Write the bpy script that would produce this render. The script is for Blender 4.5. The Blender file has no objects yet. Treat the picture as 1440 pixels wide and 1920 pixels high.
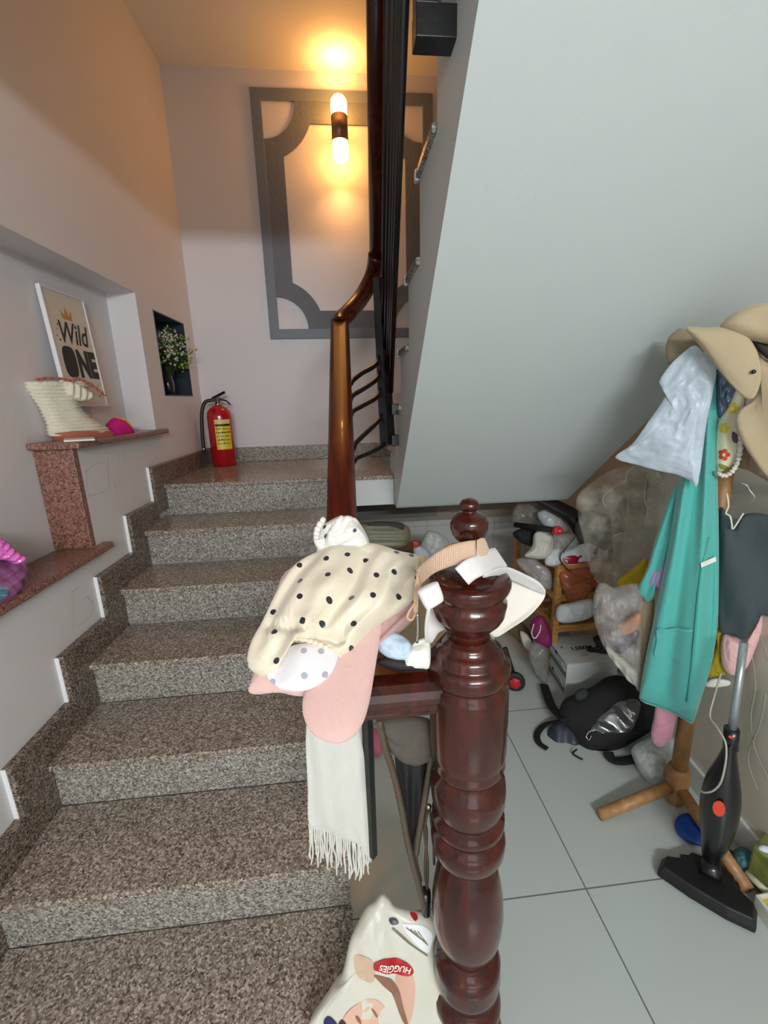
import bpy, bmesh, math, random
from mathutils import Vector as V, Matrix, noise as NZ
random.seed(7)
SC = bpy.context.scene
COL = SC.collection
# ---------------------------------------------------------------- camera
CAMP = V((.9085, -2.2236, 1.4962)); FPX = 817.8
_y, _p, _r = .0922, .2517, -.0267
FWD = V((math.sin(_y)*math.cos(_p), math.cos(_y)*math.cos(_p), -math.sin(_p)))
_r0 = V((math.cos(_y), -math.sin(_y), 0)); _u0 = _r0.cross(FWD)
RGT = math.cos(_r)*_r0+math.sin(_r)*_u0; UPV = -math.sin(_r)*_r0+math.cos(_r)*_u0
cd = bpy.data.cameras.new('camera'); cam = bpy.data.objects.new('camera', cd); COL.objects.link(cam)
M = Matrix((RGT, UPV, -FWD)).transposed().to_4x4(); M.translation = CAMP
cam.matrix_world = M; cd.sensor_fit = 'AUTO'; cd.sensor_width = 36; cd.lens = FPX/1920*36; cd.clip_start = .02
SC.camera = cam
# ---------------------------------------------------------------- light and exposure
SC.view_settings.view_transform = 'Standard'; SC.view_settings.look = 'None'
SC.view_settings.exposure = 0.0; SC.view_settings.gamma = 1; SC.view_settings.use_curve_mapping = False
w = bpy.data.worlds.new('world'); SC.world = w; w.use_nodes = True
w.node_tree.nodes['Background'].inputs[0].default_value = (.80, .90, 1, 1)
w.node_tree.nodes['Background'].inputs[1].default_value = .06
def area(name, loc, target, sx, sy, power, color, spread=180):
    l = bpy.data.lights.new(name, 'AREA'); l.shape = 'RECTANGLE'; l.size = sx; l.size_y = sy
    l.energy = power; l.color = color; l.spread = math.radians(spread)
    o = bpy.data.objects.new(name, l); COL.objects.link(o); o.location = loc
    o.rotation_euler = (V(target)-V(loc)).to_track_quat('-Z', 'Y').to_euler(); return o
area('ceiling_tube_light', (1.2, -4.3, 2.26), (1.0, 0, 1.2), 1.2, .06, 62, (.94, .98, 1))
area('daylight_fill', (1.1, -5.6, .95), (1.1, 0, 1.2), 2.2, 1.5, 26, (.92, .98, 1))  # broad fill light added behind the camera, at the unseen doorway
def spot(name, loc, up, power, color, size=128, r=.03):
    l = bpy.data.lights.new(name, 'SPOT'); l.energy = power; l.color = color; l.shadow_soft_size = r; l.spot_size = math.radians(size); l.spot_blend = 1
    o = bpy.data.objects.new(name, l); COL.objects.link(o); o.location = loc; o.rotation_euler = (math.pi if up else 0, 0, 0); return o
def point(name, loc, power, color, r=.02):
    l = bpy.data.lights.new(name, 'POINT'); l.energy = power; l.color = color; l.shadow_soft_size = r
    o = bpy.data.objects.new(name, l); COL.objects.link(o); o.location = loc; return o

# ---------------------------------------------------------------- helpers
def ray(px, py): return FWD+RGT*((px-720)/FPX)+UPV*((960-py)/FPX)
def hit(px, py, P0, n):
    d = ray(px, py); return CAMP+d*((V(P0)-CAMP).dot(V(n))/d.dot(V(n)))
def atx(px, py, x): return hit(px, py, (x, 0, 0), (1, 0, 0))
def aty(px, py, y): return hit(px, py, (0, y, 0), (0, 1, 0))
def atz(px, py, z): return hit(px, py, (0, 0, z), (0, 0, 1))
def lin(c): return tuple(((v/255)/12.92 if v/255 <= .04045 else ((v/255+.055)/1.055)**2.4) for v in c)
def tagit(o, label, cat, group=None, kind=None):
    o['label'] = label; o['category'] = cat
    if group: o['group'] = group
    if kind: o['kind'] = kind
    return o
def empty(name, loc, label=None, cat=None, group=None):
    o = bpy.data.objects.new(name, None); COL.objects.link(o); o.location = loc; o.empty_display_size = .05
    if label: tagit(o, label, cat, group)
    return o
def make(name, verts, faces, m, parent=None, smooth=False, uv=None, bevel=0, label=None):
    me = bpy.data.meshes.new(name); me.from_pydata([tuple(v) for v in verts], [], faces); me.update()
    o = bpy.data.objects.new(name, me); COL.objects.link(o); me.materials.append(m)
    if uv:
        ul = me.uv_layers.new(name='UV')
        for l in me.loops: ul.data[l.index].uv = uv[l.vertex_index]
    if smooth:
        for p in me.polygons: p.use_smooth = True
    if bevel:
        b = o.modifiers.new('b', 'BEVEL'); b.width = bevel; b.segments = 2; b.limit_method = 'ANGLE'
    if parent is not None:
        o.parent = parent
        bpy.context.view_layer.update()
        o.matrix_parent_inverse = parent.matrix_world.inverted()
    if label: o['label'] = label
    return o
def recalc(o):
    bm = bmesh.new(); bm.from_mesh(o.data); bmesh.ops.recalc_face_normals(bm, faces=bm.faces); bm.to_mesh(o.data); bm.free(); return o
def struct(o): o['kind'] = 'structure'; return o
class Geo:
    def __init__(s): s.v = []; s.f = []
    def box(s, a, b):
        a = V(a); b = V(b); i = len(s.v)
        s.v += [V((x, y, z)) for z in (a.z, b.z) for y in (a.y, b.y) for x in (a.x, b.x)]
        s.f += [[i+k for k in q] for q in ((0, 2, 3, 1), (4, 5, 7, 6), (0, 1, 5, 4), (2, 6, 7, 3), (0, 4, 6, 2), (1, 3, 7, 5))]
        return s
    def hexa(s, p):   # 8 points: bottom 4 ring, top 4 ring
        i = len(s.v); s.v += [V(q) for q in p]
        s.f += [[i+k for k in q] for q in ((3, 2, 1, 0), (4, 5, 6, 7), (0, 1, 5, 4), (1, 2, 6, 5), (2, 3, 7, 6), (3, 0, 4, 7))]
        return s
    def tube(s, pts, r, n=10, flat=1.0, up=None):
        pts = [V(p) for p in pts]; i0 = len(s.v); N = len(pts)
        rr = r if isinstance(r, (list, tuple)) else [r]*N
        side = None
        for k in range(N):
            t = (pts[min(k+1, N-1)]-pts[max(k-1, 0)]).normalized()
            if side is None:
                u = V(up) if up else (V((0, 0, 1)) if abs(t.z) < .9 else V((1, 0, 0)))
                side = t.cross(u).normalized()
            else:
                if up: side = t.cross(V(up)).normalized()
                else: side = (side-t*side.dot(t)).normalized()
            u2 = side.cross(t).normalized()
            for j in range(n):
                a = 2*math.pi*j/n
                s.v.append(pts[k]+side*math.cos(a)*rr[k]+u2*math.sin(a)*rr[k]*flat)
        for k in range(N-1):
            for j in range(n):
                a = i0+k*n+j; b = i0+k*n+(j+1) % n
                s.f.append([a, b, b+n, a+n])
        s.f.append([i0+j for j in range(n)][::-1]); s.f.append([i0+(N-1)*n+j for j in range(n)])
        return s
    def lathe(s, base, axis, prof, n=40):  # prof: (t along axis, r)
        base = V(base); axis = V(axis).normalized(); i0 = len(s.v)
        a1 = axis.orthogonal().normalized(); a2 = axis.cross(a1)
        for t, r in prof:
            for j in range(n):
                a = 2*math.pi*j/n; s.v.append(base+axis*t+(a1*math.cos(a)+a2*math.sin(a))*max(r, 1e-4))
        for k in range(len(prof)-1):
            for j in range(n):
                a = i0+k*n+j; b = i0+k*n+(j+1) % n; s.f.append([a, b, b+n, a+n])
        s.f.append([i0+j for j in range(n)][::-1]); s.f.append([i0+(len(prof)-1)*n+j for j in range(n)])
        return s
    def prism(s, poly, off):   # poly 3D points, extruded by off
        i = len(s.v); n = len(poly); off = V(off)
        s.v += [V(p) for p in poly]+[V(p)+off for p in poly]
        s.f.append([i+k for k in range(n)][::-1]); s.f.append([i+n+k for k in range(n)])
        for k in range(n): s.f.append([i+k, i+(k+1) % n, i+n+(k+1) % n, i+n+k])
        return s
    def ring(s, A, B, off):   # two closed loops of the same length: flat band with thickness
        n = len(A); i = len(s.v); off = V(off)
        s.v += [V(p) for p in A]+[V(p) for p in B]+[V(p)+off for p in A]+[V(p)+off for p in B]
        for k in range(n):
            k2 = (k+1) % n
            s.f += [[i+2*n+k, i+2*n+k2, i+3*n+k2, i+3*n+k], [i+k, i+k2, i+2*n+k2, i+2*n+k], [i+n+k, i+3*n+k, i+3*n+k2, i+n+k2], [i+k, i+n+k, i+n+k2, i+k2]]
        return s
    def sphere(s, c, r, nu=14, nv=9, sq=(1, 1, 1), nz=0, seed=0, freq=8):
        c = V(c); i0 = len(s.v)
        for a in range(nv+1):
            th = math.pi*a/nv
            for b in range(nu):
                ph = 2*math.pi*b/nu
                d = V((math.sin(th)*math.cos(ph), math.sin(th)*math.sin(ph), math.cos(th)))
                q = V((d.x*sq[0], d.y*sq[1], d.z*sq[2]))*r
                if nz: q *= 1+nz*NZ.noise((c+q)*freq+V((seed, seed*1.7, 0)))
                s.v.append(c+q)
        for a in range(nv):
            for b in range(nu):
                s.f.append([i0+a*nu+b, i0+a*nu+(b+1) % nu, i0+(a+1)*nu+(b+1) % nu, i0+(a+1)*nu+b])
        return s
    def build(s, name, m, parent=None, smooth=False, bevel=0, label=None):
        o = make(name, s.v, s.f, m, parent, smooth, None, bevel, label); return recalc(o)
def catmull(P, n, closed=True):
    out = []; N = len(P); rng = range(N) if closed else range(N-1)
    for i in rng:
        g = (lambda k: P[k % N]) if closed else (lambda k: P[max(0, min(N-1, k))])
        p0, p1, p2, p3 = g(i-1), g(i), g(i+1), g(i+2)
        for j in range(n):
            t = j/n
            out.append(tuple(.5*((2*b)+(-a+c)*t+(2*a-5*b+4*c-d)*t*t+(-a+3*b-3*c+d)*t**3) for a, b, c, d in zip(p0, p1, p2, p3)))
    if not closed: out.append(tuple(P[-1]))
    return out
def spl3(P, n=6): return [V(p) for p in catmull([tuple(p) for p in P], n, False)]

# a soft filled shape (cloth, bag, hat): traced outline on a plane of the place, with real bulge in front and behind
class Pillow:
    def __init__(s, outline, P0, n, h=.03, hb=.02, fold=None, smooth=6, p=3.0, center=None, rings=16, edge=.0015):
        s.P0 = V(P0); s.n = V(n).normalized(); s.h = h; s.hb = hb; s.fold = fold; s.p = p; s.edge = edge
        if s.n.dot(CAMP-s.P0) < 0: s.n = -s.n
        if smooth: s.o = catmull([tuple(map(float, q)) for q in outline], smooth)
        else:
            s.o = []
            for i in range(len(outline)):
                a = outline[i]; b = outline[(i+1) % len(outline)]
                for j in range(6): s.o.append((a[0]+(b[0]-a[0])*j/6, a[1]+(b[1]-a[1])*j/6))
        if center: s.c = center
        else: s.c = (sum(q[0] for q in s.o)/len(s.o), sum(q[1] for q in s.o)/len(s.o))
        s.rings = rings
        s.ax = V((0, 0, 1)).cross(s.n)
        s.ax = s.ax.normalized() if s.ax.length > .05 else V((1, 0, 0))
        s.ay = s.n.cross(s.ax)
    def rad(s, x, y):
        dx, dy = x-s.c[0], y-s.c[1]; L = math.hypot(dx, dy)
        if L < 1e-6: return 0
        best = 1e9; n = len(s.o)
        for i in range(n):
            ax, ay = s.o[i][0]-s.c[0], s.o[i][1]-s.c[1]; bx, by = s.o[(i+1) % n][0]-s.c[0], s.o[(i+1) % n][1]-s.c[1]
            ex, ey = bx-ax, by-ay; den = dx*ey-dy*ex
            if abs(den) < 1e-9: continue
            t = (ax*ey-ay*ex)/den; u = (ax*dy-ay*dx)/den
            if t > 0 and -1e-6 <= u <= 1+1e-6: best = min(best, t)
        return 1/best if best < 1e8 else 1
    def H(s, x, y, r, front=True):
        r = min(r, 1)
        b = (1-r**s.p)**.5
        if front:
            v = s.h*b
            if s.fold: v += s.fold(x, y)*min(1, (1-r)*5)
            return v+s.edge
        v = s.hb*b
        if s.fold: v -= s.fold(x, y)*min(1, (1-r)*5)*.6
        return -(v+s.edge)
    def surf(s, x, y, off=.001, r=None):
        r = s.rad(x, y) if r is None else r
        return hit(x, y, s.P0, s.n)+s.n*(s.H(x, y, r)+off)
    def build(s, name, m, parent=None, label=None):
        n = len(s.o); v = []; f = []; uv = []
        for front in (True, False):
            for k in range(s.rings+1):
                r = k/s.rings; r = 1-(1-r)**1.5
                for i in range(n):
                    x = s.c[0]+(s.o[i][0]-s.c[0])*r; y = s.c[1]+(s.o[i][1]-s.c[1])*r
                    q = hit(x, y, s.P0, s.n); v.append(q+s.n*s.H(x, y, r, front))
                    uv.append(((q-s.P0).dot(s.ax), (q-s.P0).dot(s.ay)))
        R = s.rings+1
        for b, fl in ((0, False), (R*n, True)):
            for k in range(R-1):
                for i in range(n):
                    q = [b+k*n+i, b+k*n+(i+1) % n, b+(k+1)*n+(i+1) % n, b+(k+1)*n+i]
                    f.append(q if not fl else q[::-1])
        for i in range(n):
            a = (R-1)*n; f.append([a+i, a+(i+1) % n, R*n+a+(i+1) % n, R*n+a+i])
        o = make(name, v, f, m, parent, True, uv, 0, label)
        bm = bmesh.new(); bm.from_mesh(o.data); bmesh.ops.remove_doubles(bm, verts=bm.verts, dist=1e-5)
        bmesh.ops.recalc_face_normals(bm, faces=bm.faces); bm.to_mesh(o.data); bm.free()
        return o
    def decal(s, name, poly, m, parent, off=.0012, smooth=4, label=None):
        pts = catmull([tuple(map(float, q)) for q in poly], smooth) if smooth else poly
        c = (sum(q[0] for q in pts)/len(pts), sum(q[1] for q in pts)/len(pts)); n = len(pts); v = []; f = []
        for k in range(5):
            for q in pts:
                v.append(s.surf(c[0]+(q[0]-c[0])*k/4, c[1]+(q[1]-c[1])*k/4, off))
        for k in range(4):
            for i in range(n): f.append([k*n+i, k*n+(i+1) % n, (k+1)*n+(i+1) % n, (k+1)*n+i])
        o = make(name, v, f, m, parent, True, None, 0, label)
        bm = bmesh.new(); bm.from_mesh(o.data); bmesh.ops.remove_doubles(bm, verts=bm.verts, dist=1e-6); bm.to_mesh(o.data); bm.free()
        return o
def ridge(x, y, fr=.05, seed=0):   # sharp creases of crumpled film
    t = 0; am = 1
    for k in range(3):
        wx = x+14*NZ.noise(V((x*.02, y*.02, seed+9))); wy = y+14*NZ.noise(V((x*.02, y*.02, seed+19)))
        t += am*(.28-abs(NZ.noise(V((wx*fr, wy*fr*.8, seed+k*3))))); am *= .5; fr *= 2
    return t
def vplane(base, off=0):
    b = V((base[0], base[1], 0)); n = V((CAMP.x-b.x, CAMP.y-b.y, 0)).normalized(); return b+n*off, n
# closed garment / bag: rows (xl, xr, y, depth) on a plane, elliptical cross section with vertical folds
def loft(name, rows, P0, n, m, parent=None, folds=7, amp=.15, seed=0, nseg=48, sub=6, label=None, twist=.0, cr=0, crf=20, cap=True):
    P0 = V(P0); n = V(n).normalized()
    R = catmull([tuple(map(float, q)) for q in rows], sub, False); v = []; f = []; uv = []
    for k, (xl, xr, y, d) in enumerate(R):
        yl = y; L = hit(xl, y, P0, n); Rr = hit(xr, y, P0, n); c = (L+Rr)/2; hv = (Rr-L)/2
        for j in range(nseg):
            a = 2*math.pi*j/nseg
            s = math.sin(a); rr = 1+amp*math.sin(folds*a+seed+twist*k+1.3*NZ.noise(V((a*.8, k*.11, seed))))
            q = c+hv*math.cos(a)+n*d*s*rr
            if cr: q += n*(cr*NZ.noise(q*crf+V((seed, 0, 0))))+hv.normalized()*(cr*.3*NZ.noise(q*crf+V((0, seed, 5))))
            v.append(q); uv.append(((q-P0).dot(hv.normalized()), q.z))
    for k in range(len(R)-1):
        for j in range(nseg):
            a = k*nseg+j; b = k*nseg+(j+1) % nseg; f.append([a, b, b+nseg, a+nseg])
    if cap:
        f.append(list(range(nseg))[::-1]); f.append([(len(R)-1)*nseg+j for j in range(nseg)])
    o = make(name, v, f, m, parent, True, uv, 0, label); return recalc(o)
def text_geo(body, res=3, bold=0, shear=0):
    c = bpy.data.curves.new('t', 'FONT'); c.body = body; c.resolution_u = res; c.offset = bold; c.shear = shear
    o = bpy.data.objects.new('t', c); COL.objects.link(o); bpy.context.view_layer.update()
    me = bpy.data.meshes.new_from_object(o); vs = [v.co.copy() for v in me.vertices]; fs = [list(p.vertices) for p in me.polygons]
    bpy.data.objects.remove(o); bpy.data.curves.remove(c)
    xs = [v.x for v in vs]; ys = [v.y for v in vs]; x0, x1, y0, y1 = min(xs), max(xs), min(ys), max(ys)
    return [((v.x-x0)/(x1-x0), (v.y-y0)/(y1-y0)) for v in vs], fs
def text_on(name, body, fn, m, parent, bold=0, shear=0, label=None):   # fn(u, v) -> 3D
    uv, fs = text_geo(body, bold=bold, shear=shear)
    return make(name, [fn(u, v) for u, v in uv], fs, m, parent, label=label)
def quadfn(TL, TR, BR, BL):
    TL, TR, BR, BL = map(V, (TL, TR, BR, BL))
    return lambda u, v: (BL*(1-u)+BR*u)*(1-v)+(TL*(1-u)+TR*u)*v

# ---------------------------------------------------------------- materials
MATS = {}
def mat(name, c, rough=.6, metal=0, spec=.5, bump=0, bscale=200, var=0, vscale=8, coat=0, sheen=0, alpha=1, trans=0, emit=0, stretch=None):
    m = bpy.data.materials.new(name); m.use_nodes = True; nt = m.node_tree; N = nt.nodes; L = nt.links
    b = N['Principled BSDF']; col = (*lin(c), 1)
    b.inputs['Base Color'].default_value = col; b.inputs['Roughness'].default_value = rough
    b.inputs['Metallic'].default_value = metal; b.inputs['Specular IOR Level'].default_value = spec
    b.inputs['Coat Weight'].default_value = coat; b.inputs['Coat Roughness'].default_value = .08
    b.inputs['Sheen Weight'].default_value = sheen; b.inputs['Alpha'].default_value = alpha
    b.inputs['Transmission Weight'].default_value = trans
    if emit: b.inputs['Emission Color'].default_value = col; b.inputs['Emission Strength'].default_value = emit
    tc = N.new('ShaderNodeTexCoord'); mp = N.new('ShaderNodeMapping'); L.new(tc.outputs['Object'], mp.inputs[0])
    if stretch: mp.inputs['Scale'].default_value = stretch
    if var:
        nz = N.new('ShaderNodeTexNoise'); nz.inputs['Scale'].default_value = vscale; nz.inputs['Detail'].default_value = 4
        L.new(mp.outputs[0], nz.inputs[0]); mx = N.new('ShaderNodeMix'); mx.data_type = 'RGBA'
        mx.inputs[6].default_value = tuple(min(1, x*(1-var)) for x in col[:3])+(1,)
        mx.inputs[7].default_value = tuple(min(1, x*(1+var)) for x in col[:3])+(1,)
        L.new(nz.outputs[0], mx.inputs[0]); L.new(mx.outputs[2], b.inputs['Base Color'])
    if bump:
        nz = N.new('ShaderNodeTexNoise'); nz.inputs['Scale'].default_value = bscale; nz.inputs['Detail'].default_value = 3
        L.new(mp.outputs[0], nz.inputs[0]); bp = N.new('ShaderNodeBump'); bp.inputs['Strength'].default_value = bump; bp.inputs['Distance'].default_value = .004
        L.new(nz.outputs[0], bp.inputs['Height']); L.new(bp.outputs[0], b.inputs['Normal'])
    MATS[name] = m; return m
def granite(name, cols, scale=210, rough=.25, spec=.5):
    m = mat(name, (120, 110, 100), rough, spec=spec); nt = m.node_tree; N = nt.nodes; L = nt.links; b = N['Principled BSDF']
    tc = N.new('ShaderNodeTexCoord'); vo = N.new('ShaderNodeTexVoronoi'); vo.inputs['Scale'].default_value = scale
    L.new(tc.outputs['Object'], vo.inputs['Vector']); sp = N.new('ShaderNodeSeparateColor'); L.new(vo.outputs['Color'], sp.inputs[0])
    cr = N.new('ShaderNodeValToRGB'); cr.color_ramp.interpolation = 'LINEAR'
    el = cr.color_ramp.elements
    while len(el) < len(cols): el.new(.5)
    for e, (p, c) in zip(el, cols): e.position = p; e.color = (*lin(c), 1)
    L.new(sp.outputs[0], cr.inputs[0])
    nz = N.new('ShaderNodeTexNoise'); nz.inputs['Scale'].default_value = scale*.35; nz.inputs['Detail'].default_value = 5
    L.new(tc.outputs['Object'], nz.inputs[0]); mx = N.new('ShaderNodeMix'); mx.data_type = 'RGBA'; mx.blend_type = 'OVERLAY'; mx.inputs[0].default_value = .55
    L.new(cr.outputs[0], mx.inputs[6]); L.new(nz.outputs[0], mx.inputs[7]); L.new(mx.outputs[2], b.inputs['Base Color'])
    bp = N.new('ShaderNodeBump'); bp.inputs['Strength'].default_value = .04; bp.inputs['Distance'].default_value = .001
    L.new(sp.outputs[1], bp.inputs['Height']); L.new(bp.outputs[0], b.inputs['Normal']); return m
def wood(name, c1, c2, rough=.3, coat=.6, scale=(3, 30, 30), w=4):
    m = mat(name, c1, rough, coat=coat); nt = m.node_tree; N = nt.nodes; L = nt.links; b = N['Principled BSDF']
    tc = N.new('ShaderNodeTexCoord'); mp = N.new('ShaderNodeMapping'); mp.inputs['Scale'].default_value = scale; L.new(tc.outputs['Object'], mp.inputs[0])
    nz = N.new('ShaderNodeTexNoise'); nz.inputs['Scale'].default_value = w; nz.inputs['Detail'].default_value = 6; L.new(mp.outputs[0], nz.inputs[0])
    cr = N.new('ShaderNodeValToRGB'); cr.color_ramp.elements[0].position = .35; cr.color_ramp.elements[1].position = .7
    cr.color_ramp.elements[0].color = (*lin(c1), 1); cr.color_ramp.elements[1].color = (*lin(c2), 1)
    L.new(nz.outputs[0], cr.inputs[0]); L.new(cr.outputs[0], b.inputs['Base Color']); return m
def film(name, c, op=.35, rough=.2, bump=.6, bscale=25):  # thin crinkled plastic
    m = mat(name, c, rough, bump=bump, bscale=bscale); nt = m.node_tree; N = nt.nodes; L = nt.links
    b = N['Principled BSDF']; tr = N.new('ShaderNodeBsdfTransparent'); mx = N.new('ShaderNodeMixShader')
    nz = N.new('ShaderNodeTexNoise'); nz.inputs['Scale'].default_value = 14; nz.inputs['Detail'].default_value = 5
    mr = N.new('ShaderNodeMapRange'); mr.inputs[1].default_value = .35; mr.inputs[2].default_value = .7
    mr.inputs[3].default_value = max(0, op-.22); mr.inputs[4].default_value = min(1, op+.3)
    tc = N.new('ShaderNodeTexCoord'); L.new(tc.outputs['Object'], nz.inputs[0])
    L.new(nz.outputs[0], mr.inputs[0]); L.new(mr.outputs[0], mx.inputs[0]); L.new(tr.outputs[0], mx.inputs[1]); L.new(b.outputs[0], mx.inputs[2])
    L.new(mx.outputs[0], N['Material Output'].inputs[0]); return m
wall_w = mat('wall_paint', (219, 215, 217), .55, bump=.12, bscale=120, var=.03, vscale=3)
wall_back_m = mat('wall_paint_back', (219, 215, 218), .5, bump=.12, bscale=120)
soffit_m = mat('soffit_paint', (200, 208, 207), .6, bump=.12, bscale=90, var=.02)
ceil_m = mat('ceiling_paint', (225, 220, 210), .7)
slate = mat('slate_paint', (112, 121, 134), .5, bump=.15, bscale=90)
slate_rough = mat('rough_slate_paint', (104, 110, 120), .7, bump=.9, bscale=60)
gr_tread = granite('granite_tread', [(0, (74, 67, 60)), (.25, (122, 111, 101)), (.55, (147, 134, 122)), (.8, (172, 159, 147)), (1, (200, 191, 181))], 230, .16)
gr_riser = granite('granite_riser', [(0, (84, 80, 76)), (.25, (124, 120, 112)), (.55, (150, 145, 136)), (.8, (172, 167, 158)), (1, (196, 192, 184))], 230, .2)
gr_skirt = granite('granite_skirting', [(0, (40, 34, 30)), (.3, (92, 80, 70)), (.7, (124, 110, 98)), (1, (158, 144, 132))], 230, .25)
gr_red = granite('granite_red', [(0, (70, 44, 40)), (.35, (128, 88, 78)), (.7, (150, 106, 94)), (1, (170, 126, 112))], 260, .3)
mahog = wood('mahogany', (46, 13, 8), (76, 25, 13), .24, .5, (9, 9, 1.5), 5); mahog.node_tree.nodes['Principled BSDF'].inputs['Specular IOR Level'].default_value = .25
mahog2 = wood('rail_mahogany', (58, 14, 8), (96, 30, 14), .42, .12, (20, 1.5, 3), 4); mahog2.node_tree.nodes['Principled BSDF'].inputs['Specular IOR Level'].default_value = .25
blackm = mat('black_metal', (16, 17, 19), .35, spec=.6, bump=.2, bscale=40)
white_gap = mat('white_caulk', (235, 236, 238), .6)
# ---------------------------------------------------------------- room shell
def xw(y): return -.015+.025*(y+.8)          # left wall line
def xr(y): return 2.19+.10*(y+1.2)           # right wall line
ZC = 3.29; YB = .78; YF = -6.0
# floor tiles
fm = mat('floor_tile', (193, 201, 198), .22, var=.03, vscale=2.5); nt = fm.node_tree; N = nt.nodes; L = nt.links
def mth(op, a, b=None, N=N, L=L):
    n = N.new('ShaderNodeMath'); n.operation = op
    for i, x in enumerate((a, b)):
        if x is None: continue
        if isinstance(x, (int, float)): n.inputs[i].default_value = x
        else: L.new(x, n.inputs[i])
    return n.outputs[0]
tc = N.new('ShaderNodeTexCoord'); sx = N.new('ShaderNodeSeparateXYZ'); L.new(tc.outputs['Object'], sx.inputs[0])
def joint(o, off, per):
    a = mth('ABSOLUTE', mth('SUBTRACT', mth('FRACT', mth('DIVIDE', mth('ADD', o, off+40*per), per)), .5)); return mth('GREATER_THAN', a, .5-.0022/per)
jx = joint(sx.outputs[0], -1.60, .80); jy = joint(sx.outputs[1], 1.26, .80)
j = mth('MAXIMUM', jx, jy); mx = N.new('ShaderNodeMix'); mx.data_type = 'RGBA'; L.new(j, mx.inputs[0])
src = N['Principled BSDF'].inputs['Base Color'].links[0].from_socket; L.new(src, mx.inputs[6]); mx.inputs[7].default_value = (*lin((112, 116, 112)), 1)
L.new(mx.outputs[2], N['Principled BSDF'].inputs['Base Color'])
struct(Geo().box((-.4, YF, -.06), (2.7, 1.0, 0)).build('floor', fm))
# left wall with the recess and the small niche
wl_v = []; wl_f = []
def W(y, z, d=0): return V((xw(y)-d, y, z))
ys = [YF, -3.0, -.62, .05, .218, .63, YB+.05]; zs = [0, .995, 1.37, 1.545, 1.96, 2.0, 3.4]
def hole(ya, yb, za, zb):
    if yb <= -.62+1e-6 and ya >= -3.0-1e-6 and za >= .995-1e-6 and zb <= 2.0+1e-6: return True
    if yb <= .05+1e-6 and ya >= -.62-1e-6 and za >= 1.37-1e-6 and zb <= 2.0+1e-6: return True
    if ya >= .218-1e-6 and yb <= .63+1e-6 and za >= 1.545-1e-6 and zb <= 1.96+1e-6: return True
    return False
def quad(a, b, c, d):
    i = len(wl_v); wl_v.extend([a, b, c, d]); wl_f.append([i, i+1, i+2, i+3])
for i in range(len(ys)-1):
    for k in range(len(zs)-1):
        if not hole(ys[i], ys[i+1], zs[k], zs[k+1]): quad(W(ys[i], zs[k]), W(ys[i+1], zs[k]), W(ys[i+1], zs[k+1]), W(ys[i], zs[k+1]))
DR = .128
quad(W(-3, .995, DR), W(-.62, .995, DR), W(-.62, 2, DR), W(-3, 2, DR)); quad(W(-.62, 1.37, DR), W(.05, 1.37, DR), W(.05, 2, DR), W(-.62, 2, DR))
quad(W(-3, 2), W(.05, 2), W(.05, 2, DR), W(-3, 2, DR)); quad(W(.05, 1.37), W(.05, 1.37, DR), W(.05, 2, DR), W(.05, 2))
quad(W(-3, .995), W(-3, .995, DR), W(-3, 2, DR), W(-3, 2)); quad(W(-3, .995), W(-.62, .995), W(-.62, .995, DR), W(-3, .995, DR))
quad(W(-.62, 1.37), W(.05, 1.37), W(.05, 1.37, DR), W(-.62, 1.37, DR)); quad(W(-.62, .995), W(-.62, 1.37), W(-.62, 1.37, DR), W(-.62, .995, DR))
i = len(wl_v); wl_v += [V((-.35, y, z)) for y, z in ((YF, 0), (YB+.05, 0), (YB+.05, 3.4), (YF, 3.4))]; wl_f.append([i, i+1, i+2, i+3])
wall_left = struct(make('wall_left', wl_v, wl_f, wall_w))
# small blue-tiled niche
niche_m = mat('blue_niche_tile', (54, 64, 76), .12, var=.15, vscale=12)
g = Geo(); D2 = .14; a, b, c, d = .218, .63, 1.545, 1.96
g.box(W(a, c, D2+.01), W(b, d, D2)); t = .006
g.hexa([W(a, c, -.001), W(b, c, -.001), W(b, c, D2), W(a, c, D2), W(a, c+t, -.001), W(b, c+t, -.001), W(b, c+t, D2), W(a, c+t, D2)])
g.hexa([W(a, d-t, -.001), W(b, d-t, -.001), W(b, d-t, D2), W(a, d-t, D2), W(a, d, -.001), W(b, d, -.001), W(b, d, D2), W(a, d, D2)])
g.hexa([W(a, c, -.001), W(a+t, c, -.001), W(a+t, c, D2), W(a, c, D2), W(a, d, -.001), W(a+t, d, -.001), W(a+t, d, D2), W(a, d, D2)])
g.hexa([W(b-t, c, -.001), W(b, c, -.001), W(b, c, D2), W(b-t, c, D2), W(b-t, d, -.001), W(b, d, -.001), W(b, d, D2), W(b-t, d, D2)])
struct(g.build('niche_lining', niche_m, wall_left))
# pencil scribbles on the wall
pen = mat('pencil', (150, 150, 160), .8)
def scrib(lines, r=.0005):
    g = Geo()
    for ln in lines:
        g.tube([hit(x, y, W(0, 0), (1, -.025, 0))+V((.0006, 0, 0)) for x, y in ln], r, 4)
    return g.build('pencil_scribble', pen, wall_left)
scrib([[(160, 880), (162, 905), (166, 930), (190, 924), (204, 915), (201, 878), (193, 866), (175, 872), (160, 884)], [(200, 870), (204, 900), (205, 912)], [(201, 858), (203, 874)], [(214, 900), (218, 926)], [(222, 896), (228, 912)], [(215, 913), (224, 908)], [(222, 853), (224, 868)], [(231, 850), (234, 866)], [(166, 930), (172, 934)]])
scrib([[(134, 1190), (137, 1160), (134, 1112), (140, 1105)], [(150, 1128), (163, 1118), (172, 1134), (174, 1148), (158, 1166), (145, 1176)], [(163, 1118), (176, 1128)], [(134, 1112), (148, 1100)]])
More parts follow.
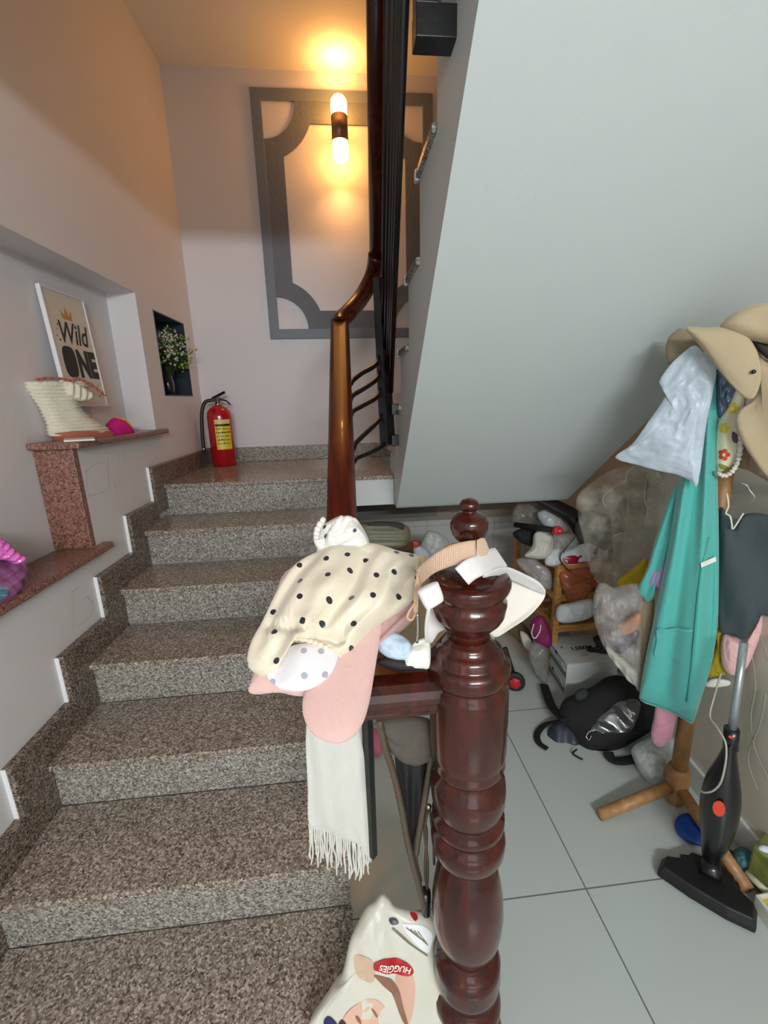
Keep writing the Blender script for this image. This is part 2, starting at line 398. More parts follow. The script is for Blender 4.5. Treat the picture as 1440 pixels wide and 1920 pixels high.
# back, right, front walls
tile_w = mat('white_wall_tile', (196, 199, 197), .3, var=.03); nt = tile_w.node_tree; N = nt.nodes; L = nt.links
br = N.new('ShaderNodeTexBrick'); br.offset = 0; br.inputs['Scale'].default_value = 1; br.inputs['Brick Width'].default_value = .25; br.inputs['Row Height'].default_value = .20
br.inputs['Mortar Size'].default_value = .0016; br.inputs['Color1'].default_value = br.inputs['Color2'].default_value = (*lin((198, 201, 199)), 1); br.inputs['Mortar'].default_value = (*lin((140, 142, 138)), 1)
tc = N.new('ShaderNodeTexCoord'); mp = N.new('ShaderNodeMapping'); mp.inputs['Rotation'].default_value = (math.pi/2, 0, 0)
L.new(tc.outputs['Object'], mp.inputs[0]); L.new(mp.outputs[0], br.inputs[0]); L.new(br.outputs[0], N['Principled BSDF'].inputs['Base Color'])
struct(Geo().box((-.35, YB, .97), (2.6, YB+.1, 3.4)).build('wall_back', wall_back_m))
struct(Geo().box((.3, YB, 0), (2.6, YB+.1, .97)).build('wall_back_lower', tile_w))
grime = mat('grimy_concrete', (146, 138, 124), .8, bump=.4, bscale=30, var=.12)
struct(Geo().box((.5, YB-.06, .66), (2.45, YB, .955)).build('trim_1', grime))
struct(Geo().box((.95, YB-.1, .70), (1.55, YB-.06, .80)).build('trim_2', mat('dim_recess_shade', (110, 112, 106), .7)))  # grey slab standing in for a dim recess, its shade painted on
rw_m = mat('right_wall_paint', (206, 199, 184), .36, bump=.5, bscale=7, var=.16, vscale=5)
g = Geo(); g.prism([(xr(YF), YF, 0), (xr(1), 1, 0), (xr(1)+.2, 1, 0), (xr(YF)+.4, YF, 0)], (0, 0, 3.4)); struct(g.build('wall_right', rw_m))
g = Geo(); g.box((-.4, YF-.1, 2.25), (2.6, YF, 3.4)); g.box((-.4, YF-.1, 0), (0, YF, 2.25)); g.box((2.2, YF-.1, 0), (2.6, YF, 2.25))
struct(g.build('wall_front', wall_w))
struct(Geo().box((-.4, -2.6, ZC), (2.7, .9, ZC+.1)).build('ceiling', ceil_m))
g = Geo(); g.box((-.4, YF, 2.33), (1.17, -2.45, 2.5)); g.box((1.17, YF, 2.33), (2.7, -1.62, 2.5)); g.box((-.4, -2.6, 2.5), (2.7, -2.5, ZC))
struct(g.build('ceiling_front', ceil_m))
# ---------------------------------------------------------------- lower staircase
RH, TD = .16, .265
st = empty('staircase', (.4, 0, 0), 'speckled granite staircase climbing to the landing along the left wall', 'staircase')
concrete = mat('white_stair_side', (206, 210, 210), .6)
WR = .875
g = Geo()
for k in range(2, 8):
    z = 1.12-(k-1)*RH; g.box((-.01, -(k-1)*TD+.0145, 0), (WR-.012, -(k-2)*TD+.0145, z-.0205))
g.build('stair_core', concrete, st)
g = Geo(); g.box((-.0, .0145, .962), (1.168, YB-.001, 1.10)); g.build('landing_slab', concrete, st)
Geo().box((-.05, -.018, 1.10), (1.168, YB-.001, 1.12)).build('landing_top', gr_tread, st, bevel=.004)
for k in range(2, 8):
    z = 1.12-(k-1)*RH
    g = Geo(); g.box((-.05, -(k-1)*TD-.018, z-.02), (WR, -(k-2)*TD, z)); g.build('tread', gr_tread, st, bevel=.004)
for k in range(1, 8):
    z = 1.12-(k-1)*RH
    g = Geo(); g.box((-.05, -(k-1)*TD, z-RH), (WR-.003, -(k-1)*TD+.014, z-.0205)); g.build('riser', gr_riser, st)
Geo().box((WR-.002, 0, .962), (1.168, .012, 1.0995)).build('landing_face', concrete, st)
# stepped skirting on the left wall
sk = [(YB-.03, 1.22), (-.115, 1.22)]
for k in range(2, 8):
    z = 1.12-(k-1)*RH
    sk += [(-.115-(k-2)*TD*1.01, z+.10), (-.115-(k-1)*TD*1.01, z+.10)]
sk += [(-.115-6*TD*1.01, .0), (-.115-5*TD, 0)]
low = []
for k in range(7, 1, -1):
    z = 1.12-(k-1)*RH; low += [(-(k-1)*TD+.01, z-.03), (-(k-2)*TD+.01, z-.03)]
low += [(0, 1.09), (YB-.03, 1.09)]
poly = [W(y, z, -.022 if True else 0) for y, z in sk[:-1]]+[W(y, z, -.022) for y, z in low]
g = Geo(); 
# build as strips so that every piece stays planar
def strip(y0, y1, z0, z1): g.hexa([W(y0, z0, .01), W(y1, z0, .01), W(y1, z0, -.026), W(y0, z0, -.026), W(y0, z1, .01), W(y1, z1, .01), W(y1, z1, -.026), W(y0, z1, -.026)])
strip(-.115, YB, 1.0, 1.22)
for k in range(2, 8):
    z = 1.12-(k-1)*RH; strip(-.115-(k-1)*TD*1.01, -.115-(k-2)*TD*1.01, max(0, z-.16), z+.10)
bl = struct(g.build('baseboard_left', gr_skirt, bevel=.003))
g = Geo()
for k in range(1, 7):
    z = 1.12-(k-1)*RH; yy = -.115-(k-1)*TD*1.01; g.hexa([W(yy-.0025, z-.06, 0), W(yy, z-.06, 0), W(yy, z-.06, -.012), W(yy-.0025, z-.06, -.012), W(yy-.0025, z+.1, 0), W(yy, z+.1, 0), W(yy, z+.1, -.012), W(yy-.0025, z+.1, -.012)])
struct(g.build('caulk_line', white_gap, bl))
struct(Geo().box((.02, YB-.022, 1.12), (2.2, YB, 1.215)).build('baseboard_back', gr_riser, bevel=.003))
bt = mat('baseboard_tile', (214, 216, 212), .35)
g = Geo(); g.prism([(xr(YF)-.014, YF, 0), (xr(.7)-.014, .7, 0), (xr(.7), .7, 0), (xr(YF), YF, 0)], (0, 0, .10)); struct(g.build('baseboard_right', bt, bevel=.004))
# ---------------------------------------------------------------- upper staircase with its soffit
us = empty('staircase', (1.6, 0, 1.12), 'white painted underside of the upper staircase flight rising over the storage corner', 'staircase')
SX = 1.17
def soz(y): return .992-.94*(y+.127)
y0 = -.10; ye = -1.62
prof = [(y0, soz(y0)-.0), (.012, .963), (.14, 1.12)]
tops = []
for k in range(7):
    T = 1.25+.22*k; Ny = .14-.232*k
    tops += [(Ny, T-.02 if k else T-.02), (Ny-.232, T-.02)]
prof = [(.10, .963)]+[(.14, 1.0)]+tops+[(-1.484, 2.7), (ye, 2.7), (ye, soz(ye)), (-.11, .976), (-.09, .963)]
def rx(y): return 2.07+max(0, -(y+.127))*.155
bmv = [V((SX, y, z)) for y, z in prof]; bmv2 = [V((rx(y) if y < .0 else 2.07, y, z)) for y, z in prof]
n = len(prof); fs = [list(range(n))[::-1], [n+i for i in range(n)]]+[[i, (i+1) % n, n+(i+1) % n, n+i] for i in range(n)]
so = make('soffit', bmv+bmv2, fs, soffit_m, us); recalc(so)
gr_under = gr_riser
for k in range(8):
    T = 1.25+.22*k; Ny = .14-.232*k
    Geo().box((SX-.012, Ny-.226, T-.022), (2.05, Ny+.018, T)).build('tread', gr_under, us, bevel=.004)
    if 0 < k < 7: Geo().box((SX-.014, Ny-.004, T-.026), (SX, Ny+.022, T+.004)).build('white_paint_drip', white_gap, us, bevel=.004)
# ---------------------------------------------------------------- plaster panel moulding on the back wall
pm = empty('panel_moulding', (1.0, YB, 1.88), 'slate grey plaster moulding panel with scalloped corners on the stairwell back wall', 'wall moulding')
xa, xb, za, zb = .495, 1.53, 1.885, 3.20; wv = .058
def rect(x0, x1, z0, z1, y): return [V((x0, y, z0)), V((x1, y, z0)), V((x1, y, z1)), V((x0, y, z1))]
Geo().ring(rect(xa, xb, za, zb, YB), rect(xa+wv, xb-wv, za+wv, zb-wv, YB), (0, -.014, 0)).build('outer_frame', slate, pm, bevel=.003)
def scal(x0, x1, z0, z1, r, y, cut):
    pts = []
    for (cx, cz, a0) in ((x0, z0, 90), (x1, z0, 180), (x1, z1, 270), (x0, z1, 360)):
        for i in range(13):
            a = math.radians(a0-90*i/12); pts.append(V((cx+r*math.cos(a), y, cz+r*math.sin(a))))
    return pts
o1 = scal(xa+wv, xb-wv, za+wv, zb-wv, .185, YB, 0)
bw = .105
# inner boundary: same corner centres, larger radius, clipped to the inset rectangle
def scal_in(x0, x1, z0, z1, r, bw, y):
    pts = []
    ca = math.degrees(math.asin(bw/r))
    for (cx, cz, a0) in ((x0, z0, 90), (x1, z0, 180), (x1, z1, 270), (x0, z1, 360)):
        for i in range(13):
            a = math.radians(a0-ca-(90-2*ca)*i/12); pts.append(V((cx+r*math.cos(a), y, cz+r*math.sin(a))))
    return pts
o2 = scal_in(xa+wv, xb-wv, za+wv, zb-wv, .285, bw, YB)
Geo().ring(o1, o2, (0, -.011, 0)).build('scalloped_frame', slate_rough, pm)
# ---------------------------------------------------------------- wall lamp
lx, ly = .985, .665
wl = empty('wall_lamp', (lx, YB, 2.95), 'lit up-and-down wall lamp with two frosted glass ends above the landing', 'wall lamp')
glow = mat('lit_glass', (255, 176, 84), .3, emit=36)
Geo().lathe((lx, ly, 2.90), (0, 0, 1), [(0, .046), (.12, .046)], 28).build('lamp_body', mat('brushed_lamp_metal', (150, 120, 100), .3, metal=.7), wl, True)
for nm, z, s in (('lamp_glass', 3.02, 1), ('lamp_glass', 2.90, -1)):
    Geo().lathe((lx, ly, z), (0, 0, s), [(0, .044), (.05, .045), (.075, .042), (.09, .03), (.095, .006)], 28).build(nm, glow, wl, True)
Geo().box((lx-.03, ly+.047, 2.92), (lx+.03, YB-.001, 3.0)).build('wall_bracket', blackm, wl)
spot('lamp_up', (lx, ly, 3.12), True, 11, (1, .46, .14)); spot('lamp_down', (lx, ly, 2.80), False, 9, (1, .47, .15))
# ---------------------------------------------------------------- granite ledges of the left wall recess
lg = empty('stone_ledge', (-.05, -.6, 1.0), 'reddish granite ledge with shelf, post and lower shelf in the left wall recess', 'ledge')
def wbox(y0, y1, z0, z1, d0, d1): 
    return Geo().hexa([W(y0, z0, d1), W(y1, z0, d1), W(y1, z0, d0), W(y0, z0, d0), W(y0, z1, d1), W(y1, z1, d1), W(y1, z1, d0), W(y0, z1, d0)])
wbox(-.655, .105, 1.362, 1.385, -.04, .127).build('upper_shelf', gr_red, lg, bevel=.006)
wbox(-.628, -.60, 1.005, 1.362, -.002, .127).build('post', gr_red, lg, bevel=.003)
wbox(-3.0, -.545, .978, 1.003, -.035, .127).build('lower_shelf', gr_red, lg, bevel=.006)
# ---------------------------------------------------------------- newel post
NT = hit(880, 935, (0, -1.58, 0), (0, 1, 0)); NB_ = hit(875, 1900, (0, -1.58, 0), (0, 1, 0))
ax = (NT-NB_).normalized()
base = NB_-ax*(NB_.z/ax.z)
nw = empty('newel_post', base, 'turned dark mahogany newel post with ball finial in the foreground', 'newel post')
def nprof(tab):
    out = []
    for py, rp in tab:
        q = hit(878, py, (0, -1.58, 0), (0, 1, 0)); t = (q-CAMP).dot(FWD); out.append(((q.z-base.z)/ax.z, rp*t/FPX))
    return out
fin = [(1092, 17), (1080, 20), (1062, 17), (1030, 16), (1015, 17), (1011, 24), (1003, 30), (990, 35), (980, 35.5), (970, 31), (963, 23), (960, 14), (957, 12.5), (954, 16), (950, 18.5), (945, 18.5), (938, 14), (934, 5)]
capt = [(1193, 40), (1180, 39), (1174, 43), (1166, 52), (1158, 60), (1148, 66), (1138, 68), (1130, 70), (1124, 70), (1120, 64), (1112, 66), (1103, 74), (1094, 77.5), (1086, 77.5), (1080, 73), (1078, 60), (1077, 20), (1077, 2)]
sh = [(1925, 66), (1905, 62), (1897, 54), (1890, 45), (1882, 46), (1876, 58), (1868, 62), (1858, 61), (1850, 54), (1843, 44), (1836, 46), (1831, 58), (1815, 61), (1800, 60), (1790, 61), (1782, 54), (1776, 40), (1768, 42), (1750, 56), (1725, 63), (1700, 66), (1670, 65), (1640, 60), (1612, 53), (1601, 44), (1595, 44), (1590, 58), (1578, 67), (1562, 69), (1550, 66), (1546, 58), (1540, 58), (1530, 67), (1520, 67), (1514, 59), (1508, 60), (1490, 68), (1472, 69.5), (1455, 68), (1443, 57), (1437, 54), (1430, 64), (1420, 68), (1412, 66), (1406, 68), (1395, 70), (1340, 72), (1290, 73.5), (1274, 73), (1269, 67), (1264, 68), (1255, 76.5), (1245, 77.5), (1234, 76), (1229, 68), (1225, 65), (1216, 63), (1209, 57), (1205, 50), (1200, 50), (1196, 45), (1193, 42), (1189, 38)]
def rescale(tab): return sorted(nprof(tab))
Geo().lathe(base, ax, [(.0, .075), (.05, .075), (.06, .062)]+[p for p in rescale(sh) if p[0] > .07], 64).build('turned_shaft', mahog, nw, True)
Geo().lathe(base, ax, rescale(capt), 64).build('turned_cap', mahog, nw, True)
Geo().lathe(base, ax, rescale(fin), 48).build('ball_finial', mahog, nw, True)
# ---------------------------------------------------------------- banister
ban = empty('banister', (.93, -1.2, .3), 'polished mahogany handrail with black metal bars climbing beside the granite stairs', 'banister')
A0 = V((.900, -1.235, 1.215)); B0 = CAMP+ray(637, 606)*1.72
dirr = (B0-A0); 
def rail_geo(pts, wd, ht, up=(0, 0, 1)):
    g = Geo(); pts = [V(p) for p in pts]; N = len(pts); sec = []
    for j in range(16):
        a = 2*math.pi*j/16; c, s = math.cos(a), math.sin(a); e = .55
        sec.append((math.copysign(abs(c)**e, c)*wd/2, math.copysign(abs(s)**e, s)*ht/2))
    for k in range(N):
        t = (pts[min(k+1, N-1)]-pts[max(k-1, 0)]).normalized(); sd = t.cross(V(up)).normalized(); u = sd.cross(t)
        g.v += [pts[k]+sd*a+u*b for a, b in sec]
    for k in range(N-1):
        for j in range(16): a = k*16+j; b = k*16+(j+1) % 16; g.f.append([a, b, b+16, a+16])
    g.f.append(list(range(16))[::-1]); g.f.append([(N-1)*16+j for j in range(16)])
    return g
low_end = A0-dirr*(.27/abs(dirr.y)); 
g = rail_geo([low_end, A0, B0], .072, .05); g.build('handrail', mahog2, ban, True)
# block joining the rail to the newel
cz1 = hit(760, 1250, (0, -1.60, 0), (0, 1, 0)).z
CH = -1.60
pa = aty(684, 1318, CH); pb = aty(822, 1314, CH)
zc = pa.z; hx = .034
sec = [(-.0, -.034), (.004, -.032), (.006, -.022), (.010, -.020), (.010, -.008), (.014, -.004), (.016, .008), (.012, .020), (.002, .030), (-.02, .036), (-.09, .036), (-.09, -.034)]
g = Geo(); pts = [V((pa.x-.06, CH-dy, zc+dz)) for dy, dz in sec]
g.prism(pts, (pb.x-pa.x+.085, 0, 0)).build('rail_block', mahog, ban, bevel=.004)
# turn at the landing and upper rail
C0 = atx(706, 520, 1.095); C1 = atx(706, 0, 1.068); C2 = C0+(C1-C0)*1.9
cv = [B0-dirr.normalized()*.02, B0+dirr.normalized()*.02+V((.004, 0, .0)), hit(652, 588, (0, B0.y+.06, 0), (0, 1, 0)), hit(672, 565, (0, -.22, 0), (0, 1, 0)), hit(688, 540, (0, -.17, 0), (0, 1, 0)), hit(700, 512, (0, -.15, 0), (0, 1, 0)), C0+(C1-C0)*.12]
g = Geo(); g.tube(spl3(cv, 8), .035, 14); g.build('curved_rail', mahog, ban, True)
g = Geo(); g.tube([C0+(C1-C0)*.05, C2], .030, 12); g.build('upper_handrail', mahog, ban, True)
# metal bars
for k, (dz) in enumerate((.09, .17, .25, .33, .41)):
    p0 = V((.93, -1.50, low_end.z-dz+.03)); p1 = V((B0.x, B0.y, B0.z-dz-.05))
    g = Geo(); g.tube([p0, p1], .007, 8); g.build('lower_bar', blackm, ban, True)
g = Geo(); q0 = aty(688, 1335, -1.5); q1 = aty(699, 1604, -1.5)
g.tube([q0, q1], [.011, .010], 4); g.build('end_post', blackm, ban)
conn = [[(655, 722), (662, 713), (680, 699), (700, 688), (709, 677), (712, 660)], [(655, 753), (661, 742), (685, 727), (702, 715), (711, 704), (714, 690)], [(655, 783), (662, 771), (685, 758), (704, 747), (712, 736), (715, 722)], [(660, 845), (667, 831), (685, 813), (702, 797), (713, 785), (717, 772)], [(662, 868), (669, 859), (695, 848), (712, 840), (720, 834), (724, 828)]]
for c in conn:
    pts = [aty(x, y, -.38+.2*i/(len(c)-1)) for i, (x, y) in enumerate(c)]
    pts = [aty(c[0][0]-20, c[0][1]+8, -.42)]+pts
    g = Geo(); g.tube(spl3(pts, 5), .0105, 8); g.build('bent_bar', blackm, ban, True)
g = Geo(); P0 = aty(727, 833, -.2); P1 = aty(710, 520, -.2); sd = V((.018, 0, 0))
g.tube([P0, P1], [.036, .026], 4, .5, (0, 1, 0)).build('landing_post', blackm, ban)
for y in (825, 767):
    a = aty(738, y, -.2); g = Geo(); g.box((a.x-.012, -.23, a.z-.024), (1.172, -.18, a.z+.024)); g.build('bracket', blackm, ban, bevel=.002)
for (x0, yy0, x1, xs0, xs1) in ((719, 610, 727, 1.105, 1.075), (724, 655, 737, 1.11, 1.078), (728, 690, 746, 1.115, 1.08), (731, 700, 753, 1.12, 1.082), (733, 735, 759, 1.125, 1.086)):
    a = aty(x0, yy0, -.2); b = atx(x1, 0, xs1); b = a+(b-a)*1.5
    g = Geo(); g.tube([a, b], .0105, 8); g.build('upper_bar', blackm, ban, True)
bp0 = atx(762, 60, 1.085); bp1 = atx(852, 60, SX)
g = Geo(); g.box((1.09, bp1.y-.02, bp1.z-.022), (SX+.004, bp1.y+.03, bp1.z+.032)); g.box((1.09, bp1.y-.02, bp1.z+.03), (1.135, bp1.y+.02, bp1.z+.2)); g.build('wall_bracket', blackm, ban, bevel=.002)
# ================================================================ things on the left
def wpl(d=0): return (W(0, 0, d), (1, -.025, 0))
frame_w = mat('white_frame', (225, 225, 228), .4); print_m = mat('cream_print', (214, 202, 186), .35, coat=.3); ink = mat('black_ink', (20, 19, 20), .5); gold = mat('gold_print', (190, 136, 60), .45)
pf = empty('framed_print', W(-.28, 1.39, .1), 'white framed nursery print reading Wild ONE leaning in the wall recess', 'framed print')
TLp = hit(64, 531, *wpl(.122)); TRp = hit(149, 563, *wpl(.122)); BRp = hit(177, 742, *wpl(.122)); 
BLp = TLp+(BRp-TRp); ext = (BRp-TRp)*.12
lean = V((.035, 0, 0)); BRp += lean+ext; BLp += lean+ext
nn = (TRp-TLp).cross(BLp-TLp).normalized()
if nn.x < 0: nn = -nn
pq = quadfn(TLp, TRp, BRp, BLp)
Geo().prism([TLp, TRp, BRp, BLp], nn*.012).build('frame', frame_w, pf, bevel=.002)
g = Geo(); e = .008
A = [TLp, TRp, BRp, BLp]; B = [pq(.025, .982), pq(.975, .982), pq(.975, .018), pq(.025, .018)]
g.ring([p+nn*.012 for p in A], [p+nn*.012 for p in B], nn*.004); g.build('frame_edge', frame_w, pf)
make('print', [p+nn*.0125 for p in B], [[0, 1, 2, 3]], print_m, pf)
o3 = nn*.0135
def sub(u0, u1, v0, v1, sk=0): return lambda u, v: pq(u0+(u1-u0)*u, v0+(v1-v0)*v+sk*u)+o3
text_on('lettering', 'Wild', sub(.22, .90, .55, .74), ink, pf, bold=.012, shear=.25)
text_on('lettering', 'NE', sub(.47, .95, .26, .51), ink, pf, bold=.06)
def ell(cu, cv, ru, rv, n=24, ex=1): return [pq(cu+ru*math.copysign(abs(math.cos(a))**ex, math.cos(a)), cv+rv*math.copysign(abs(math.sin(a))**ex, math.sin(a)))+o3 for a in [2*math.pi*i/n for i in range(n)]]
make('letter_o', ell(.29, .39, .15, .135, 24, .6), [list(range(24))], ink, pf)
cr = [(.36, .76), (.34, .83), (.42, .79), (.46, .87), (.52, .79), (.58, .85), (.58, .76)]
make('crown', [pq(u, v)+o3 for u, v in cr], [list(range(7))], gold, pf)
for (u, v, c_) in ((.16, .66, gold), (.13, .60, gold), (.18, .57, ink), (.20, .70, ink), (.80, .17, ink), (.86, .20, gold), (.90, .12, ink), (.84, .10, gold)):
    make('confetti_dot', ell(u, v, .014, .011, 8), [list(range(8))], c_, pf)
# crocheted boot
knit = mat('cream_crochet', (226, 219, 200), .95, bump=1, bscale=160, var=.05); nt = knit.node_tree; 
knit_r = mat('rust_crochet', (176, 104, 84), .95, bump=1, bscale=160)
bt_ = empty('crocheted_boot', W(-.4, 1.386, .06), 'cream crocheted baby boot with rust trimmed sole and ruffled cuff', 'boot')
P0 = W(0, 0, .035); nb = V((1, -.45, 0)).normalized()
P0b = W(-.42, 0, .045)
def rib(o, amp=.003, fr=520):
    for v in o.data.vertices: v.co.x += amp*math.sin(v.co.z*fr)
rows = [(48, 172, 716, .050), (52, 162, 730, .046), (62, 148, 746, .038), (74, 150, 764, .036), (84, 170, 784, .04), (89, 192, 796, .043), (90, 204, 808, .045), (93, 206, 818, .042)]
o = loft('knitted_upper', rows, P0b, nb, knit, bt_, folds=5, amp=.06, seed=2, nseg=64, sub=14); rib(o)
o = loft('sole', [(93, 207, 808, .048), (94, 212, 816, .052), (104, 210, 827, .046)], P0b, nb, knit_r, bt_, folds=3, amp=.03, seed=1, sub=5); 
ruff = [hit(46, 713, P0b, nb), hit(72, 710, P0b, nb), hit(100, 712, P0b, nb), hit(118, 716, P0b, nb), hit(122, 710, P0b, nb), hit(140, 716, P0b, nb), hit(158, 726, P0b, nb), hit(178, 742, P0b, nb)]
rp = spl3([p+nb*.052 for p in ruff], 8); g = Geo(); g.tube([p+nb*.004*math.sin(i*1.7) for i, p in enumerate(rp)], .0045, 6); g.build('cuff_trim', knit_r, bt_, True)
Pillow([(118, 716), (135, 716), (155, 726), (176, 742), (166, 750), (150, 752), (134, 746), (124, 738)], P0b+nb*.04, nb, .018, .01, lambda x, y: .004*math.sin(x*.5)).build('ruffled_cuff', knit, bt_)
# magenta slipper
sl = empty('magenta_slipper', atz(224, 816, 1.39), 'small magenta knitted slipper with yellow strap beside the cream boot', 'slipper')
ps = W(-.27, 0, .05)
P_ = Pillow([(203, 818), (201, 800), (208, 788), (220, 782), (232, 786), (244, 800), (248, 815), (240, 820), (220, 821)], ps, nb, .035, .03); P_.build('slipper_body', mat('magenta_knit', (200, 18, 120), .85, bump=.8, bscale=200), sl)
P_.decal('yellow_strap', [(214, 783), (222, 782), (232, 790), (243, 803), (240, 806), (230, 796), (222, 788)], mat('yellow_strap', (236, 196, 30), .6), sl, .002)
o = Geo(); q = [atz(x, y, 1.3865) for x, y in ((120, 829), (178, 826), (176, 822), (120, 825))]; o.prism(q, (0, 0, .006)).build('notebook', mat('white_cover', (214, 210, 206), .4), None)
tagit(bpy.data.objects['notebook'], 'thin pale booklet lying at the shelf edge under the cream boot', 'booklet')
# pink plastic bag on the lower ledge
pb_ = empty('pink_bag', W(-1.05, 1.003, .0), 'shiny pink plastic bag of folded fabric at the left edge on the lower ledge', 'plastic bag')
pp = W(-1.0, 0, .01); pnm = V((1, -.6, 0))
Pillow([(-60, 990), (0, 1008), (25, 1030), (48, 1046), (44, 1054), (25, 1058), (5, 1050), (-60, 1045)], pp+V((.02, 0, 0)), pnm, .03, .02, lambda x, y: .005*math.sin((x+y)*.35)).build('pink_film', mat('pink_plastic', (240, 120, 214), .18, coat=.6, bump=.5, bscale=30), pb_)
Pillow([(-60, 1045), (5, 1048), (38, 1056), (46, 1070), (36, 1096), (20, 1120), (-10, 1140), (-60, 1150)], pp, pnm, .045, .04, lambda x, y: .006*math.sin((x*.6+y)*.3)).build('violet_fabric', mat('violet_fabric', (104, 62, 96), .5, var=.4, vscale=40), pb_)
Pillow([(-60, 1108), (-5, 1098), (14, 1100), (16, 1112), (0, 1126), (-60, 1140)], pp+V((.05, -.02, 0)), pnm, .012, .01, lambda x, y: .004*math.sin(y*.5)).build('teal_fabric', mat('teal_fabric', (62, 136, 150), .7), pb_)
Pillow([(-60, 1000), (20, 1030), (46, 1060), (42, 1090), (28, 1122), (-10, 1146), (-60, 1160)], pp, pnm, .062, .045, lambda x, y: .004*math.sin((x-y)*.25)).build('clear_pink_film', film('pink_film', (226, 130, 200), .22, .12), pb_)
# vase with flowers in the small niche
vs = empty('flower_vase', W(.44, 1.551, .06), 'glass vase of small white flowers and green leaves in the blue niche', 'vase')
vb = W(.42, 1.552, .055); dark_glass = mat('dark_glass', (40, 42, 46), .05, coat=1, alpha=.85)
Geo().lathe(vb, (0, 0, 1), [(0, .022), (.01, .030), (.06, .034), (.10, .026), (.13, .018), (.15, .022)], 24).build('vase_body', dark_glass, vs, True)
g = Geo(); gl = Geo(); gf = Geo(); gd = Geo(); rnd = random.Random(3)
lc = V((.0, 0, 0))
for i in range(90):
    a = rnd.uniform(0, 6.28); rr = rnd.uniform(.01, .13); h = rnd.uniform(.17, .34)
    tip = vb+V((min(.12, rr*math.cos(a)*.9+.03), rr*math.sin(a)*1.1, h-.25*rr)); tip.x = max(tip.x, xw(tip.y)-.11); tip.z = min(tip.z, 1.945 if tip.x < xw(tip.y) else 2)
    mid = vb+V(((tip.x-vb.x)*.4, (tip.y-vb.y)*.35, .16)); g.tube([vb+V((0, 0, .02)), mid, tip], .0012, 4)
    for k in range(5):
        p = tip+V((rnd.gauss(0, .014), rnd.gauss(0, .018), rnd.gauss(0, .014)))
        if i % 5 < 3 and p.y < vb.y+.05: gf.sphere(p, .0055, 6, 4)
        else:
            d = V((rnd.gauss(0, 1), rnd.gauss(0, 1), rnd.gauss(.3, 1))).normalized()*.022; s_ = d.orthogonal().normalized()*.006; gl.prism([p, p+d*.5+s_, p+d, p+d*.5-s_], d.cross(s_).normalized()*.0006)
for i in range(170):
    p = vb+V((rnd.gauss(.01, .03), rnd.gauss(0, .045), rnd.uniform(.15, .22))); d = V((rnd.gauss(0, 1), rnd.gauss(0, 1), rnd.gauss(.6, 1))).normalized()*.035; s_ = d.orthogonal().normalized()*.009
    gd.prism([p, p+d*.5+s_, p+d, p+d*.5-s_], d.cross(s_).normalized()*.0006)
g.build('stem', mat('stem_green', (50, 70, 36), .6), vs); gl.build('leaves', mat('leaf_green', (122, 158, 60), .5), vs)['kind'] = 'stuff'; gf.build('white_flowers', mat('dry_white_flower', (196, 188, 180), .8), vs)['kind'] = 'stuff'; gd.build('dark_leaves', mat('dark_leaf', (34, 52, 28), .5), vs)['kind'] = 'stuff'
# fire extinguisher
fe = empty('fire_extinguisher', (.157, .63, 1.12), 'red fire extinguisher with yellow label standing in the landing corner', 'fire extinguisher')
fb = V((.165, .625, 1.121)); red = mat('extinguisher_red', (170, 12, 26), .22, coat=.7); rE = .079
rE = .074
Geo().lathe(fb, (0, 0, 1), [(0, rE-.006), (.006, rE), (.30, rE), (.33, rE*.93), (.352, rE*.72), (.366, rE*.42), (.372, .02)], 48).build('cylinder', red, fe, True)
def cylpatch(name, a0, a1, z0, z1, r, m, parent, n=14):
    v = []; f = []
    for i in range(n+1):
        a = math.radians(a0+(a1-a0)*i/n)
        for z in (z0, z1): v.append(fb+V((r*math.cos(a), r*math.sin(a), z)))
    for i in range(n): f.append([2*i, 2*i+2, 2*i+3, 2*i+1])
    return make(name, v, f, m, parent, True)
lab = cylpatch('label', -102, -28, .105, .285, rE+.001, mat('yellow_label', (224, 206, 58), .35, coat=.4), fe)
cylpatch('label_band', -100, -30, .245, .258, rE+.0018, ink, lab); cylpatch('label_band', -100, -30, .268, .282, rE+.0016, mat('cream_label', (226, 196, 150), .5), lab)
rnd = random.Random(5)
for r_ in range(5):
    a = -97
    while a < -36:
        wd = rnd.uniform(3, 8); cylpatch('label_print', a, a+wd, .225-.022*r_, .231-.022*r_+rnd.uniform(0, .005), rE+.0018, ink if r_ % 2 else mat('olive_print', (120, 110, 30), .5), lab, 2); a += wd+rnd.uniform(2, 5)
chrome = mat('chrome', (190, 190, 190), .2, metal=1)
g = Geo(); g.lathe(fb+V((0, 0, .365)), (0, 0, 1), [(0, .02), (.015, .02), (.018, .014), (.05, .014)], 16); g.build('valve', chrome, fe, True)
tp = fb+V((0, 0, .40))
g = Geo(); g.hexa([tp+V(q) for q in ((-.03, -.012, -.01), (.02, -.012, .0), (.02, .012, .0), (-.03, .012, -.01), (-.03, -.012, .012), (.02, -.012, .015), (.02, .012, .015), (-.03, .012, .012))])
g.tube(spl3([tp+V((-.03, 0, .01)), tp+V((.01, 0, .028)), tp+V((.04, 0, .042)), tp+V((.05, 0, .045))], 4), .014, 8, .6); g.build('squeeze_lever', blackm, fe)
g = Geo(); g.tube(spl3([tp+V((.015, 0, .002)), tp+V((.05, 0, -.005)), tp+V((.075, 0, -.03))], 4), .008, 8, .6); g.build('carry_handle', blackm, fe)
g = Geo(); g.tube(spl3([tp+V((-.02, -.0, .0)), tp+V((-.07, -.01, -.01)), tp+V((-.095, -.02, -.07)), tp+V((-.105, -.03, -.18)), tp+V((-.108, -.035, -.29))], 6), .011, 10); g.build('hose', mat('black_rubber', (24, 20, 20), .45), fe, True)
